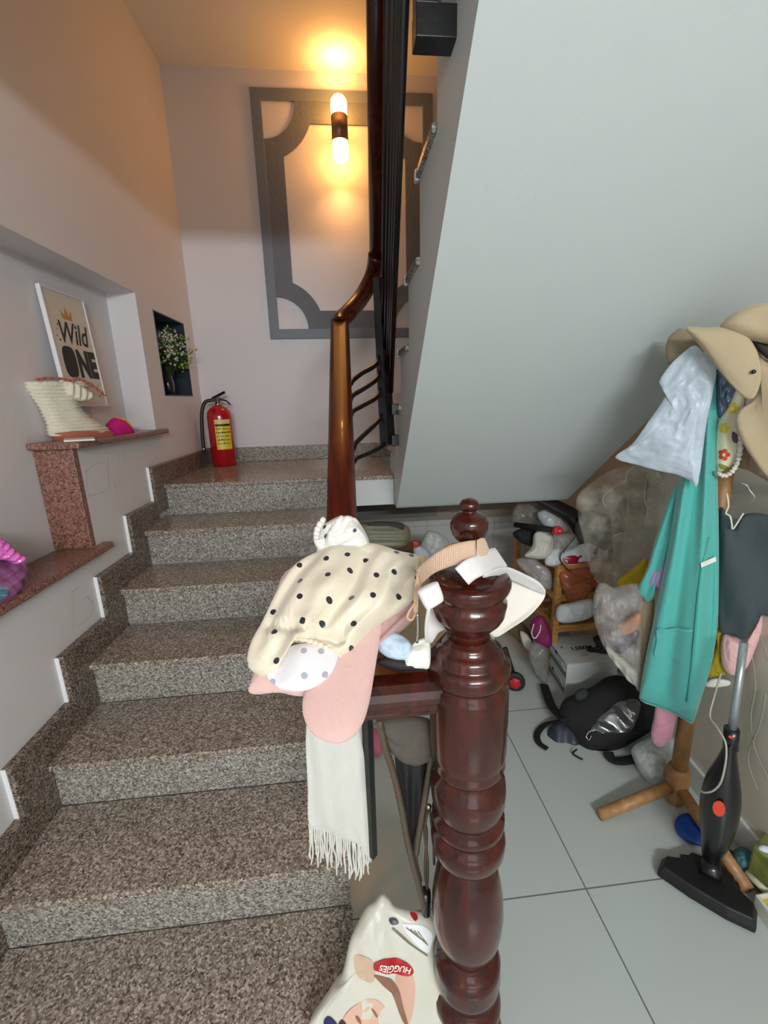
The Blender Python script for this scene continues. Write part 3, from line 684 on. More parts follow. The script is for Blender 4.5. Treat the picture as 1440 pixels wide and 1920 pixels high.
g = Geo(); g.lathe(tp+V((-.108, -.035, -.285)), (0, 0, -1), [(0, .013), (.012, .013), (.014, .010), (.028, .010)], 12); g.build('nozzle', chrome, fe, True)
for i_ in (0,): pass

# ================================================================ hats and cloth on the rail
HP = V((.9, -1.33, 1.29)); HN = V((0, -.644, .765))
cream = mat('cream_satin', (228, 217, 196), .45, sheen=.3, bump=.3, bscale=60); nt = cream.node_tree; N = nt.nodes; L = nt.links
def dots(m, colr, scale, rad_, rnd_=.45):
    nt = m.node_tree; N = nt.nodes; L = nt.links; uvn = N.new('ShaderNodeUVMap'); vo = N.new('ShaderNodeTexVoronoi'); vo.voronoi_dimensions = '2D'
    vo.inputs['Scale'].default_value = scale; vo.inputs['Randomness'].default_value = rnd_; L.new(uvn.outputs[0], vo.inputs['Vector'])
    lt = N.new('ShaderNodeMath'); lt.operation = 'LESS_THAN'; lt.inputs[1].default_value = rad_; L.new(vo.outputs['Distance'], lt.inputs[0])
    mx = N.new('ShaderNodeMix'); mx.data_type = 'RGBA'; L.new(lt.outputs[0], mx.inputs[0]); b = N['Principled BSDF']
    if b.inputs['Base Color'].links: L.new(b.inputs['Base Color'].links[0].from_socket, mx.inputs[6])
    else: mx.inputs[6].default_value = b.inputs['Base Color'].default_value
    mx.inputs[7].default_value = (*lin(colr), 1); L.new(mx.outputs[2], b.inputs['Base Color'])
dots(cream, (26, 28, 40), 24, .12)
lining = mat('white_lining', (232, 228, 232), .7, sheen=.3); dots(lining, (170, 172, 184), 24, .12)
pinkc = mat('pink_corduroy', (224, 184, 178), .85, sheen=.4); nt = pinkc.node_tree; N = nt.nodes; L = nt.links
uvn = N.new('ShaderNodeUVMap'); wv_ = N.new('ShaderNodeTexWave'); wv_.inputs['Scale'].default_value = 140; wv_.bands_direction = 'DIAGONAL'; L.new(uvn.outputs[0], wv_.inputs[0])
bp = N.new('ShaderNodeBump'); bp.inputs['Strength'].default_value = .5; bp.inputs['Distance'].default_value = .001; L.new(wv_.outputs[0], bp.inputs['Height']); L.new(bp.outputs[0], N['Principled BSDF'].inputs['Normal'])
# white dotted sun hat behind
hb_ = empty('dotted_hat', hit(640, 1040, HP, HN), 'white ruffled baby hat with small grey dots crowning the pile on the handrail', 'hat')
whited = mat('white_dotted', (240, 236, 230), .6, bump=.3, bscale=50); dots(whited, (70, 70, 90), 22, .08, .8)
Pillow([(594, 1038), (600, 1005), (616, 987), (640, 980), (668, 986), (684, 1002), (694, 1026), (690, 1050), (640, 1060), (600, 1046)], HP-V(HN)*.0, HN, .05, .0, lambda x, y: .022*ridge(x, y, .03, 2)).build('hat_crown', whited, hb_)
P_ = [hit(x, y, HP, HN)+V(HN)*.03 for x, y in ((608, 992), (598, 1008), (596, 1024), (600, 1036), (612, 1026), (630, 1024), (650, 1026))]
g = Geo(); rp = spl3(P_, 10); g.tube([p+V((0, 0, .004*math.sin(i*1.3))) for i, p in enumerate(rp)], .006, 6); g.build('ruffle', whited, hb_, True)
# pink corduroy cap with long brim
pk = empty('baseball_cap', hit(600, 1250, HP, HN), 'pink corduroy cap with a long brim hanging off the handrail end', 'cap')
Pillow([(716, 1165), (712, 1200), (704, 1250), (694, 1310), (682, 1352), (664, 1380), (640, 1393), (612, 1391), (586, 1376), (571, 1350), (567, 1320), (575, 1290), (600, 1250), (650, 1200), (690, 1165)], HP+V(HN)*.012, HN, .012, .006, lambda x, y: .004*math.cos((x-640)*.025)).build('brim', pinkc, pk)
Pillow([(525, 1090), (560, 1060), (640, 1060), (720, 1130), (700, 1200), (600, 1290), (565, 1305), (520, 1298), (470, 1300), (474, 1270), (520, 1150)], HP-V(HN)*.01, HN, .02, .03).build('cap_crown', pinkc, pk)
Pillow([(700, 1210), (716, 1165), (740, 1140), (768, 1130), (782, 1140), (772, 1165), (745, 1190), (712, 1214)], HP+V(HN)*.0, HN, .018, .012, lambda x, y: .004*math.sin((x+y)*.2)).build('cap_band', mat('mauve_fabric', (182, 146, 142), .8), pk)
# cream polka dot cloth
pd = empty('polka_dot_hat', hit(620, 1150, HP, HN), 'cream baby sun hat with black polka dots and a gathered edge draped over the handrail', 'hat')
def fold(x, y):
    u = (x*.80+y*.25)
    f = .010*math.sin(u*.07+y*.01+2*NZ.noise(V((x*.008, y*.008, 3))))+.008*NZ.noise(V((x*.016, y*.012, 1)))+.005*math.sin((x*.9+y*.55)*.13+3*NZ.noise(V((x*.01, y*.01, 0))))
    # gathers near the elastic: a line from (500,1175) to (640,1210)
    g1 = math.exp(-((y-(1190+(x-560)*.22))/26)**2); f += .0032*g1*math.sin(x*.62)-.010*math.exp(-((y-(1192+(x-560)*.22))/9)**2)
    return f
bon = Pillow([(640, 1024), (700, 1022), (745, 1036), (790, 1046), (793, 1060), (780, 1072), (784, 1090), (776, 1122), (748, 1148), (716, 1168), (690, 1190), (660, 1222), (636, 1230), (600, 1218), (560, 1206), (528, 1200), (505, 1215), (516, 1240), (522, 1262), (500, 1270), (478, 1262), (464, 1245), (470, 1210), (492, 1168), (510, 1130), (530, 1092), (556, 1060), (598, 1036)], HP+V(HN)*.02, HN, .036, .012, fold, smooth=4, center=(635, 1130), rings=40, p=4)
bon.build('dotted_fabric', cream, pd)
Pillow([(500, 1268), (508, 1245), (522, 1225), (552, 1210), (590, 1206), (628, 1222), (634, 1234), (622, 1262), (598, 1284), (566, 1296), (530, 1294), (512, 1282)], HP+V(HN)*.028, HN, .010, .006, lambda x, y: .004*math.sin(x*.07+y*.03)).build('hat_lining', lining, pd)
g = Geo()
rim = [(505, 1268), (492, 1240), (500, 1222), (516, 1206), (545, 1201), (580, 1208), (610, 1218), (640, 1232)]
rr_ = spl3([bon.surf(x, y, .002) for x, y in rim], 10); g.tube([p+V(HN)*.0018*math.sin(i*2.1) for i, p in enumerate(rr_)], [.0042+.0012*math.sin(i*1.9) for i in range(len(rr_))], 6); g.build('gathered_edge', mat('cream_plain', (238, 224, 196), .6), pd, True)
Pillow([(784, 1044), (796, 1042), (802, 1056), (792, 1068), (776, 1066)], HP+V(HN)*.03, HN, .008, .006, lambda x, y: .003*math.sin(x*.5)).build('tie_end', mat('cream_tie', (232, 218, 186), .6), pd)
# white fringed scarf
sc = empty('scarf', aty(640, 1400, -1.51), 'off-white scarf with a long fringe hanging below the pink cap brim', 'scarf')
wool = mat('offwhite_wool', (212, 211, 204), .9, sheen=.3, bump=.35, bscale=120)
SP = (0, -1.50, 0); SN = (0, -1, 0)
Pillow([(580, 1340), (660, 1340), (680, 1400), (686, 1470), (692, 1600), (672, 1582), (640, 1570), (606, 1556), (580, 1546), (577, 1480)], SP, SN, .010, .008, lambda x, y: .005*math.sin((x-y*.12)*.09)+.006*NZ.noise(V((x*.02, y*.025, 0))), smooth=5, center=(630, 1455)).build('scarf_cloth', wool, sc)
Pillow([(655, 1345), (678, 1345), (686, 1440), (697, 1602), (688, 1598), (672, 1500)], (0, -1.485, 0), SN, .007, .006).build('scarf_layer', wool, sc)
rnd = random.Random(9); frm = mat('fringe_wool', (216, 215, 208), .9)
for i in range(34):
    x0 = 580+110*i/33+rnd.uniform(-1, 1); yb_ = 1545+(x0-580)*.40; ln = rnd.uniform(52, 76)-(14 if x0 > 675 else 0)
    pts = [aty(x0+rnd.uniform(-1, 1)+ (k*rnd.uniform(-.6, 1.2)), yb_+ln*k/4, -1.50-.004*rnd.random()-.001*k) for k in range(5)]
    Geo().tube(spl3(pts, 3), .0019, 5).build('fringe_strand', frm, sc, True)
# beige lanyard strap around the finial
ls = empty('strap', aty(878, 1040, -1.58), 'beige woven strap looped around the neck of the newel finial', 'strap')
web = mat('beige_webbing', (206, 172, 146), .5, sheen=.3); nt = web.node_tree; N = nt.nodes; L = nt.links
tc = N.new('ShaderNodeTexCoord'); wv_ = N.new('ShaderNodeTexWave'); wv_.inputs['Scale'].default_value = 130; L.new(tc.outputs['Object'], wv_.inputs[0]); bp = N.new('ShaderNodeBump'); bp.inputs['Strength'].default_value = .6; bp.inputs['Distance'].default_value = .001
L.new(wv_.outputs[0], bp.inputs['Height']); L.new(bp.outputs[0], N['Principled BSDF'].inputs['Normal'])
def ribbon(name, tops, bots, m, parent, th=.0018, sub=6, bulge=0):
    T_ = spl3(tops, sub); B_ = spl3(bots, sub); v = []; f = []; nW = 6
    for a, b in zip(T_, B_):
        for k in range(nW+1): v.append(a.lerp(b, k/nW))
    nn_ = len(T_)
    for i in range(nn_-1):
        for k in range(nW): q = i*(nW+1)+k; f.append([q, q+1, q+nW+2, q+nW+1])
    o = make(name, v, f, m, parent, True); md = o.modifiers.new('s', 'SOLIDIFY'); md.thickness = th; md.offset = 0; return o
def yq(x, y, Y): return aty(x, y, Y)
ribbon('strap_front', [yq(780, 1068, -1.60), yq(805, 1046, -1.625), yq(840, 1024, -1.635), yq(880, 1014, -1.64), yq(905, 1015, -1.62), yq(916, 1028, -1.585)], [yq(790, 1096, -1.605), yq(812, 1076, -1.63), yq(845, 1062, -1.645), yq(885, 1052, -1.65), yq(905, 1044, -1.63), yq(916, 1036, -1.585)], web, ls)
ribbon('strap_back', [yq(778, 1090, -1.58), yq(800, 1062, -1.57), yq(828, 1030, -1.56), yq(848, 1018, -1.555), yq(880, 1018, -1.55), yq(915, 1030, -1.57)], [yq(786, 1098, -1.58), yq(812, 1070, -1.57), yq(840, 1040, -1.56), yq(856, 1030, -1.555), yq(884, 1036, -1.55), yq(915, 1040, -1.57)], web, ls)
ribbon('strap_fold', [yq(895, 1012, -1.64), yq(908, 1010, -1.625), yq(918, 1036, -1.61)], [yq(893, 1046, -1.648), yq(906, 1042, -1.64), yq(916, 1040, -1.62)], web, ls)
ribbon('hanging_strap', [yq(782, 1072, -1.602), yq(776, 1110, -1.60), yq(776, 1150, -1.60)], [yq(794, 1082, -1.604), yq(786, 1116, -1.602), yq(783, 1152, -1.602)], web, ls)
g = Geo(); g.tube(spl3([yq(779, 1130, -1.6), yq(768, 1145, -1.6), yq(764, 1158, -1.6), yq(772, 1162, -1.6), yq(780, 1148, -1.6), yq(782, 1130, -1.6)], 6), .0022, 6); g.build('strap_loop', mat('beige_cord', (200, 170, 130), .6), ls, True)
# white visor on the newel
vz = empty('sun_visor', aty(920, 1100, -1.58), 'white sun visor hooked over the top of the newel post', 'sun visor')
whitem = mat('white_neoprene', (218, 214, 214), .6, sheen=.3, bump=.15, bscale=80)
vb_ = [yq(853, 1066, -1.665), yq(872, 1050, -1.66), yq(895, 1040, -1.645), yq(916, 1030, -1.61), yq(927, 1028, -1.58)]
vb2 = [yq(878, 1096, -1.668), yq(890, 1086, -1.665), yq(910, 1076, -1.655), yq(932, 1066, -1.62), yq(950, 1062, -1.585)]
ribbon('visor_band', vb_, vb2, whitem, vz, .004)
brt = [yq(908, 1078, -1.66), yq(932, 1066, -1.63), yq(952, 1064, -1.59), yq(985, 1078, -1.56), yq(1010, 1092, -1.55), yq(1023, 1108, -1.545)]
brb = [yq(905, 1082, -1.655), yq(930, 1078, -1.60), yq(950, 1084, -1.56), yq(975, 1094, -1.535), yq(1000, 1106, -1.53), yq(1022, 1114, -1.54)]
ribbon('brim_top', brt, brb, whitem, vz, .003)
# underside of the brim: curved sheet from the post out to the tip
vo_ = [(946, 1080), (985, 1088), (1012, 1098), (1022, 1110), (1016, 1128), (990, 1156), (955, 1180), (930, 1194), (915, 1185), (925, 1160), (945, 1120)]
Pillow(vo_, (0, -1.535, 1.14), (0, -1, .25), .003, .003, lambda x, y: -.010*math.sin(max(0, min(1, (x-915)/110))*math.pi), smooth=5).build('brim_underside', mat('visor_underside', (222, 216, 206), .7), vz)
Pillow([(802, 1140), (812, 1130), (824, 1165), (836, 1178), (822, 1186), (810, 1204), (800, 1202), (797, 1175)], (0, -1.55, 1.1), (0, -1, .1), .003, .003).build('brim_side', mat('visor_inner', (222, 216, 212), .7), vz)
Pillow([(785, 1106), (816, 1091), (824, 1098), (831, 1122), (822, 1132), (803, 1142), (796, 1138), (786, 1118)], (0, -1.665, 1.16), (0, -1, .15), .007, .005, smooth=5, p=6).build('fastener_pad', whitem, vz)
g = Geo(); g.tube(spl3([yq(804, 1140, -1.66), yq(800, 1165, -1.65), yq(799, 1185, -1.64), yq(800, 1202, -1.62)], 5), .0028, 6); g.build('elastic_band', whitem, vz, True)
# tissues and small bits between rail and newel
BP = (0, -1.50, 0)
bits = [('blue_face_mask', [(716, 1196), (738, 1186), (765, 1200), (774, 1222), (764, 1238), (735, 1236), (714, 1224), (708, 1210)], (190, 208, 228), 'crumpled pale blue face mask tucked between the cap brim and newel', 'face mask'),
        ('tissue', [(760, 1226), (775, 1206), (795, 1196), (806, 1206), (805, 1250), (790, 1254), (764, 1254), (756, 1244)], (238, 236, 228), 'crumpled white tissue on the rail block beside the newel', 'tissue')]
for k, (nm, poly, c_, lb, ct) in enumerate(bits):
    o = Pillow(poly, (0, -1.575, 1.08), (0, -1, .6), .016, .012, lambda x, y: .007*NZ.noise(V((x*.07, y*.07, 2))), rings=20).build(nm, mat(nm, c_, .75, bump=.6, bscale=70), None); tagit(o, lb, ct)
# dark bracket cloth / black lanyard clip
o = Pillow([(716, 1234), (760, 1236), (800, 1254), (750, 1258), (706, 1244)], (0, -1.585, 1.06), (0, -1, .8), .012, .012).build('black_pouch', mat('black_cloth', (26, 22, 22), .7), None); tagit(o, 'small black pouch lying under the crumpled face mask on the rail', 'pouch')
g = Geo(); g.tube(spl3([yq(783, 1150, -1.61), yq(784, 1180, -1.61), yq(782, 1205, -1.61)], 4), .0022, 6); o = g.build('key_clip', chrome, ls, True)
# ================================================================ under the handrail
um = empty('folded_umbrella', aty(797, 1700, -1.52), 'partly folded dark umbrella with brown ribbed frame hanging under the rail block', 'umbrella')
UP = (0, -1.52, 0); UN = (0, -1, 0)
Pillow([(714, 1350), (804, 1350), (814, 1400), (807, 1420), (784, 1430), (765, 1428), (745, 1418), (728, 1400), (716, 1370)], (0, -1.53, 0), UN, .02, .02, lambda x, y: .004*NZ.noise(V((x*.05, y*.05, 0)))).build('grey_hood', mat('dark_fleece', (86, 80, 72), .9, bump=.8, bscale=40, var=.25, vscale=30), um)
Pillow([(742, 1400), (806, 1410), (796, 1500), (779, 1600), (770, 1596), (756, 1510)], UP, UN, .012, .012, lambda x, y: .004*math.sin(x*.25)).build('black_canopy', mat('black_canopy', (18, 17, 18), .6), um)
ribm = mat('brown_rib', (92, 80, 66), .4, metal=.3)
pts = spl3([aty(x, y, -1.545) for x, y in ((711, 1350), (722, 1400), (738, 1450), (752, 1510), (765, 1580), (783, 1650), (796, 1702))], 12)
Geo().tube(pts, [.0062+.0012*(i % 2) for i in range(len(pts))], 8).build('ribbed_stick', ribm, um, True)
pts = spl3([aty(x, y, -1.54) for x, y in ((812, 1400), (806, 1440), (796, 1500), (784, 1570), (780, 1600))], 6)
Geo().tube(pts, .007, 8).build('rib', ribm, um, True)
for c in ([(805, 1470), (793, 1530), (800, 1560), (797, 1640), (806, 1690)], [(803, 1512), (796, 1560), (802, 1620), (799, 1700)], [(806, 1520), (812, 1570), (814, 1620)], [(784, 1570), (781, 1610), (790, 1650)], [(812, 1530), (818, 1570)]):
    Geo().tube(spl3([aty(x, y, -1.535) for x, y in c], 6), .003, 6).build('rib', ribm, um, True)
Geo().tube([aty(797, 1672, -1.54), aty(799, 1712, -1.54)], [.012, .010], 10).build('tip_cap', blackm, um, True)
Geo().sphere(aty(804, 1512, -1.545), .006, 8, 6).build('rib_joint', chrome, um, True)
# diaper package bag
dp = empty('printed_plastic_bag', (.97, -1.5, 0), 'cream printed diaper bag with red oval logo standing between stairs and newel', 'plastic bag')
pkm = mat('cream_package', (214, 211, 198), .35, bump=.35, bscale=14, var=.05, vscale=9)
DPp = V((.98, -1.62, .15)); DPn = V((0, -1, .48))
def dfold(x, y): return .008*NZ.noise(V((x*.018, y*.016, 4)))+.004*math.sin((x-y*.5)*.06)+.003*NZ.noise(V((x*.06, y*.05, 8)))
dpk = Pillow([(702, 1692), (716, 1677), (730, 1686), (745, 1702), (812, 1722), (820, 1780), (822, 1950), (585, 1950), (616, 1862), (640, 1830), (655, 1768), (668, 1738), (686, 1704)], DPp, DPn, .022, .02, dfold, smooth=4, p=4, rings=26)
dpk.build('bag_body', pkm, dp)
skin = mat('printed_skin', (222, 180, 158), .4); brn = mat('printed_brown', (138, 96, 76), .45); redl = mat('logo_red', (176, 24, 36), .35); wht = mat('print_white', (240, 238, 232), .4); navy = mat('print_navy', (40, 38, 92), .4); prg = mat('print_grey', (120, 116, 96), .5)
dpk.decal('printed_hand', [(664, 1782), (680, 1775), (698, 1784), (702, 1800), (700, 1822), (684, 1826), (668, 1812)], mat('printed_tan', (206, 176, 152), .45), dp)
dpk.decal('printed_face', [(642, 1900), (650, 1878), (672, 1862), (697, 1856), (718, 1868), (724, 1888), (722, 1918), (714, 1948), (650, 1948), (642, 1925)], skin, dp)
dpk.decal('printed_arm', [(740, 1812), (768, 1810), (776, 1836), (770, 1880), (760, 1900), (748, 1880), (744, 1846)], mat('printed_tan_arm', (212, 168, 148), .45), dp)
dpk.decal('printed_outline', [(700, 1810), (716, 1811), (732, 1818), (746, 1838), (754, 1868), (762, 1898), (752, 1892), (742, 1862), (734, 1838), (720, 1820), (704, 1815)], brn, dp, .002)
for e in ([(666, 1883), (672, 1886), (677, 1895), (675, 1898), (669, 1892)], [(695, 1874), (701, 1877), (707, 1886), (705, 1889), (699, 1882)], [(690, 1917), (698, 1915), (704, 1920), (697, 1923)]): dpk.decal('printed_feature', e, brn, dp, .0022)
dpk.decal('printed_hair', [(634, 1906), (642, 1892), (650, 1900), (654, 1920), (652, 1948), (636, 1948)], mat('printed_dark_hair', (70, 40, 40), .5), dp, .0018)
lgo = dpk.decal('red_logo', [(699, 1787), (706, 1780), (720, 1778), (742, 1783), (762, 1793), (773, 1806), (770, 1815), (756, 1817), (738, 1809), (716, 1803), (701, 1798)], redl, dp, .0022)
def pxq(TL, TR, BR, BL, P_, off=.003):
    def fn(u, v):
        bx = BL[0]*(1-u)+BR[0]*u; by = BL[1]*(1-u)+BR[1]*u; tx = TL[0]*(1-u)+TR[0]*u; ty = TL[1]*(1-u)+TR[1]*u
        return P_.surf(bx*(1-v)+tx*v, by*(1-v)+ty*v, off)
    return fn
text_on('logo_lettering', 'HUGGIES', pxq((765, 1813), (708, 1797), (711, 1785), (769, 1802), dpk, .0034), wht, dp, bold=.02)
dpk.decal('navy_corner', [(608, 1900), (616, 1890), (626, 1894), (634, 1906), (630, 1914), (610, 1912)], navy, dp, .002)
dpk.decal('info_panel', [(752, 1722), (790, 1724), (808, 1740), (804, 1762), (796, 1768), (775, 1752)], mat('panel_white', (232, 234, 236), .4), dp, .0018, smooth=2)
for k in range(4): dpk.decal('info_line', [(760+k*7, 1726+k*1.5), (790+k*3, 1746+k*3), (789+k*3, 1748+k*3), (759+k*7, 1728+k*1.5)], prg, dp, .0026, smooth=1)
dpk.decal('tagline', [(735, 1728), (765, 1752), (798, 1772), (797, 1775), (763, 1756), (733, 1731)], prg, dp, .0026, smooth=1)
dpk.decal('printed_tab', [(728, 1714), (740, 1713), (746, 1721), (734, 1724)], mat('tab_dark', (50, 52, 74), .4), dp, .003)
dpk.decal('printed_tab', [(768, 1708), (774, 1706), (782, 1712), (776, 1716)], redl, dp, .003)
# pink slipper on the floor beyond
o = Pillow([(690, 1376), (700, 1366), (714, 1374), (718, 1398), (712, 1418), (696, 1412), (689, 1396)], atz(704, 1400, .03), (0, -.5, .8), .03, .02).build('pink_slipper', mat('pink_rubber', (206, 110, 140), .5), None); tagit(o, 'pink slipper on the floor seen between the black bar and umbrella', 'slipper')
# ================================================================ storage corner under the stairs
carton = mat('plain_carton', (150, 128, 100), .8)
c0 = aty(700, 1030, .3)
o = Geo().box((.93, -.03, 0), (1.45, .50, c0.z-.03)).build('cardboard_box', carton, None, bevel=.004); tagit(o, 'plain cardboard box under the landing behind the polka dot hat', 'box')
pk2 = empty('wrapped_cushion', c0, 'olive plastic-wrapped cushion lying under the landing behind the hats', 'cushion')
Pillow([(668, 984), (700, 980), (752, 982), (768, 992), (768, 1014), (756, 1027), (700, 1031), (668, 1026)], (0, .28, .7), (0, -1, .2), .07, .10, lambda x, y: .004*math.sin(y*.5)).build('cushion', mat('olive_wrap', (140, 140, 116), .4, bump=.5, bscale=30, var=.15), pk2)
Pillow([(690, 984), (700, 978), (745, 979), (758, 984), (756, 993), (748, 985), (705, 985)], (0, .2, .74), (0, -1, .2), .01, .01).build('dark_binding', mat('dark_binding', (60, 52, 50), .7), pk2)
for nm, poly, c_, yy, lb in (('plastic_bag', [(790, 1018), (800, 998), (815, 996), (838, 1010), (842, 1030), (826, 1050), (800, 1050), (786, 1040)], (170, 174, 172), .1, 'crumpled grey plastic bag against the tiled wall left of the newel finial'),
                             ('spray_bottle', [(775, 1018), (784, 1020), (800, 1030), (806, 1044), (796, 1056), (778, 1048)], (186, 194, 204), .0, 'small pale bottle with a red cap left of the newel finial')):
    o = Pillow(poly, (0, yy, .6), (0, -1, .1), .03, .03, lambda x, y: .006*NZ.noise(V((x*.1, y*.1, 1)))).build(nm, mat(nm, c_, .4, bump=.5, bscale=30), None); tagit(o, lb, 'bag' if 'bag' in nm else 'bottle')
    if 'bottle' in nm: Pillow([(774, 1014), (786, 1016), (786, 1026), (775, 1026)], (0, -.02, .6), (0, -1, .1), .008, .008).build('red_cap', mat('red_cap', (170, 40, 50), .4), o)
pine = wood('pine', (170, 118, 58), (206, 156, 88), .5, .1, (3, 3, 20), 5)
rk = empty('wooden_rack', (1.95, -.1, 0), 'small open pine wood rack with two shelves below the stair soffit', 'rack')
YR = -.21; zt = aty(1050, 1058, YR).z
xl_ = aty(1045, 1110, YR).x; xr_ = aty(1134, 1090, YR).x; yrr = .33
def leg(x, y): Geo().box((x-.016, y-.016, 0), (x+.016, y+.016, zt)).build('leg', pine, rk, bevel=.002)
for x in (xl_, xr_):
    for y in (YR, yrr): leg(x, y)
z2 = aty(1080, 1118, YR).z; z3 = aty(1080, 1175, YR).z
for z in (zt-.014, z2, z3):
    Geo().box((xl_+.0165, YR-.011, z-.02), (xr_-.0165, YR+.011, z+.02)).build('rail', pine, rk, bevel=.002)
    for x in (xl_, xr_): Geo().box((x-.011, YR+.017, z-.02), (x+.011, yrr-.017, z+.02)).build('rail', pine, rk, bevel=.002)
for z in (zt-.006, z2, z3):
    g = Geo()
    for k in range(5):
        y = YR+.05+k*(yrr-YR-.1)/4; g.box((xl_+.012, y-.03, z-.006), (xr_-.012, y+.03, z+.006))
    g.build('slatted_shelf', pine, rk)
def soft(nm, poly, P0, n, h, hb, m, label, cat, crump=.006, fr=.07, seed=0, **k):
    o = Pillow(poly, P0, n, h, hb, (lambda x, y: crump*2.2*ridge(x, y, fr*.7, seed)) if crump else None, **{'rings': 26, **k}).build(nm, m, None); tagit(o, label, cat); return o
up = (0, -1, .45); ZK = .68
fg = film('clear_film', (190, 188, 184), .45, .15); fw = film('white_film', (214, 220, 224), .75, .25); fo = film('orange_film', (176, 96, 62), .7, .15); fgr = film('grey_film', (150, 148, 142), .5, .2)
blackc = mat('black_cloth_soft', (20, 19, 21), .8); darkb = mat('dark_brown_nylon', (40, 34, 34), .5, bump=.3, bscale=30)
soft('plastic_bag', [(960, 962), (972, 944), (1000, 938), (1022, 952), (1014, 976), (984, 986), (962, 980)], (0, .1, ZK), up, .05, .04, fgr, 'rumpled grey see-through bag at the back of the rack top', 'bag')
soft('plastic_bag', [(1008, 962), (1030, 954), (1045, 958), (1058, 980), (1066, 996), (1046, 998), (1020, 984)], (0, -.05, ZK), up, .03, .03, fw, 'white plastic bag in front of the grey one on the rack', 'bag', seed=2)
soft('nylon_case', [(1000, 936), (1036, 936), (1074, 952), (1112, 978), (1122, 990), (1120, 1008), (1106, 1016), (1086, 1010), (1062, 978), (1030, 958)], (0, -.12, ZK), up, .035, .03, darkb, 'long black nylon case with hanging cord on the rack top', 'case', .003)
case = bpy.data.objects['nylon_case']
Geo().tube(spl3([aty(x, y, -.25) for x, y in ((1079, 1006), (1064, 1024), (1050, 1042), (1057, 1060), (1078, 1077), (1098, 1076), (1110, 1055), (1121, 1032), (1119, 1004))], 5), .003, 6).build('cord', blackm, case, True)
fu = empty('folding_umbrella', aty(1000, 990, -.15), 'slim black rolled umbrella with a red ring end on the rack', 'umbrella')
ua, ub = aty(967, 984, 0.0), aty(1040, 994, -.26)
Geo().tube([ua, ub], .015, 12).build('rolled_canopy', blackc, fu, True)
g = Geo(); dv = (ub-ua).normalized(); g.lathe(ub, dv, [(0, .02), (.02, .024), (.03, .022), (.03, .010), (.012, .009)], 20); g.build('red_ring', mat('red_plastic', (200, 44, 56), .35), fu, True)
soft('black_cloth', [(962, 1000), (980, 990), (1002, 990), (1004, 1010), (996, 1024), (976, 1016)], (0, -.1, ZK), up, .03, .03, blackc, 'crumpled black cloth at the left end of the rack top', 'cloth')
pap = mat('cream_paper_bag', (206, 202, 190), .7, bump=.6, bscale=30); wp = mat('white_crinkled', (206, 210, 212), .5, bump=.7, bscale=26)
soft('cloth_bundle', [(1004, 998), (1028, 998), (1036, 1014), (1034, 1036), (1020, 1048), (992, 1046), (984, 1040), (998, 1024)], (0, -.2, ZK), up, .035, .03, pap, 'cream crumpled bundle in the middle of the rack top', 'bundle', .008)
soft('plastic_bag', [(1036, 1004), (1062, 1000), (1080, 1006), (1080, 1028), (1058, 1036), (1038, 1030)], (0, -.2, ZK), up, .03, .03, fg, 'clear bag beneath the red ring end of the umbrella', 'bag', seed=5)
soft('crumpled_paper', [(1026, 1040), (1044, 1026), (1054, 1034), (1052, 1056), (1034, 1062), (1022, 1056)], (0, -.20, ZK), up, .025, .02, wp, 'crumpled white paper at the front corner of the rack top', 'paper', .008)
pkg = soft('snack_package', [(1052, 1044), (1064, 1030), (1090, 1020), (1142, 1008), (1150, 1018), (1142, 1034), (1136, 1052), (1100, 1056), (1062, 1060)], (0, -.20, ZK), up, .02, .02, wp, 'white and dark red printed package on the right of the rack top', 'package', .004)
PK = Pillow([(1052, 1044), (1064, 1030), (1090, 1020), (1142, 1008), (1150, 1018), (1142, 1034), (1136, 1052), (1100, 1056), (1062, 1060)], (0, -.20, ZK), up, .02, .02, lambda x, y: .008*NZ.noise(V((x*.07, y*.07, 0))))
crim = mat('crimson_print', (150, 14, 44), .3)
PK.decal('red_band', [(1053, 1046), (1072, 1042), (1090, 1043), (1104, 1048), (1138, 1040), (1134, 1051), (1100, 1055), (1062, 1058)], crim, pkg, .003, 3)
PK.decal('red_square', [(1110, 1030), (1116, 1028), (1115, 1038), (1108, 1040)], crim, pkg, .003, 2); PK.decal('red_corner', [(1138, 1030), (1150, 1022), (1148, 1036), (1136, 1042)], crim, pkg, .003, 2)
soft('plastic_bag', [(968, 1052), (990, 1044), (1010, 1052), (1034, 1074), (1036, 1104), (1014, 1100), (990, 1078)], (xl_-.06, -.2, 0), (-.6, -1, .2), .03, .02, fg, 'clear crinkled bag hanging over the left side of the rack', 'bag', seed=8)
soft('orange_bag', [(1052, 1074), (1080, 1066), (1128, 1066), (1130, 1092), (1108, 1104), (1094, 1130), (1080, 1152), (1064, 1122), (1053, 1098)], (0, -.245, .55), (0, -1, .1), .022, .02, fo, 'shiny orange plastic bag hanging in the rack opening', 'bag', .008)
soft('folded_cloth', [(1046, 1138), (1070, 1130), (1108, 1124), (1114, 1150), (1090, 1164), (1048, 1166)], (0, -.2, ZK), up, .04, .03, wp, 'folded white cloth on the middle shelf of the rack', 'cloth')
mg = soft('magenta_bag', [(994, 1168), (1006, 1156), (1020, 1158), (1034, 1190), (1031, 1214), (1012, 1208), (998, 1192)], (xl_-.05, -.25, 0), (-.6, -1, .2), .025, .02, mat('magenta_fabric', (132, 18, 88), .6), 'small magenta bag with white cord hanging beside the rack', 'bag', .003)
Geo().tube(spl3([aty(x, y, -.33) for x, y in ((1001, 1170), (997, 1188), (1003, 1197), (1012, 1184), (1014, 1172))], 5), .003, 6).build('white_cord', frm, mg, True)
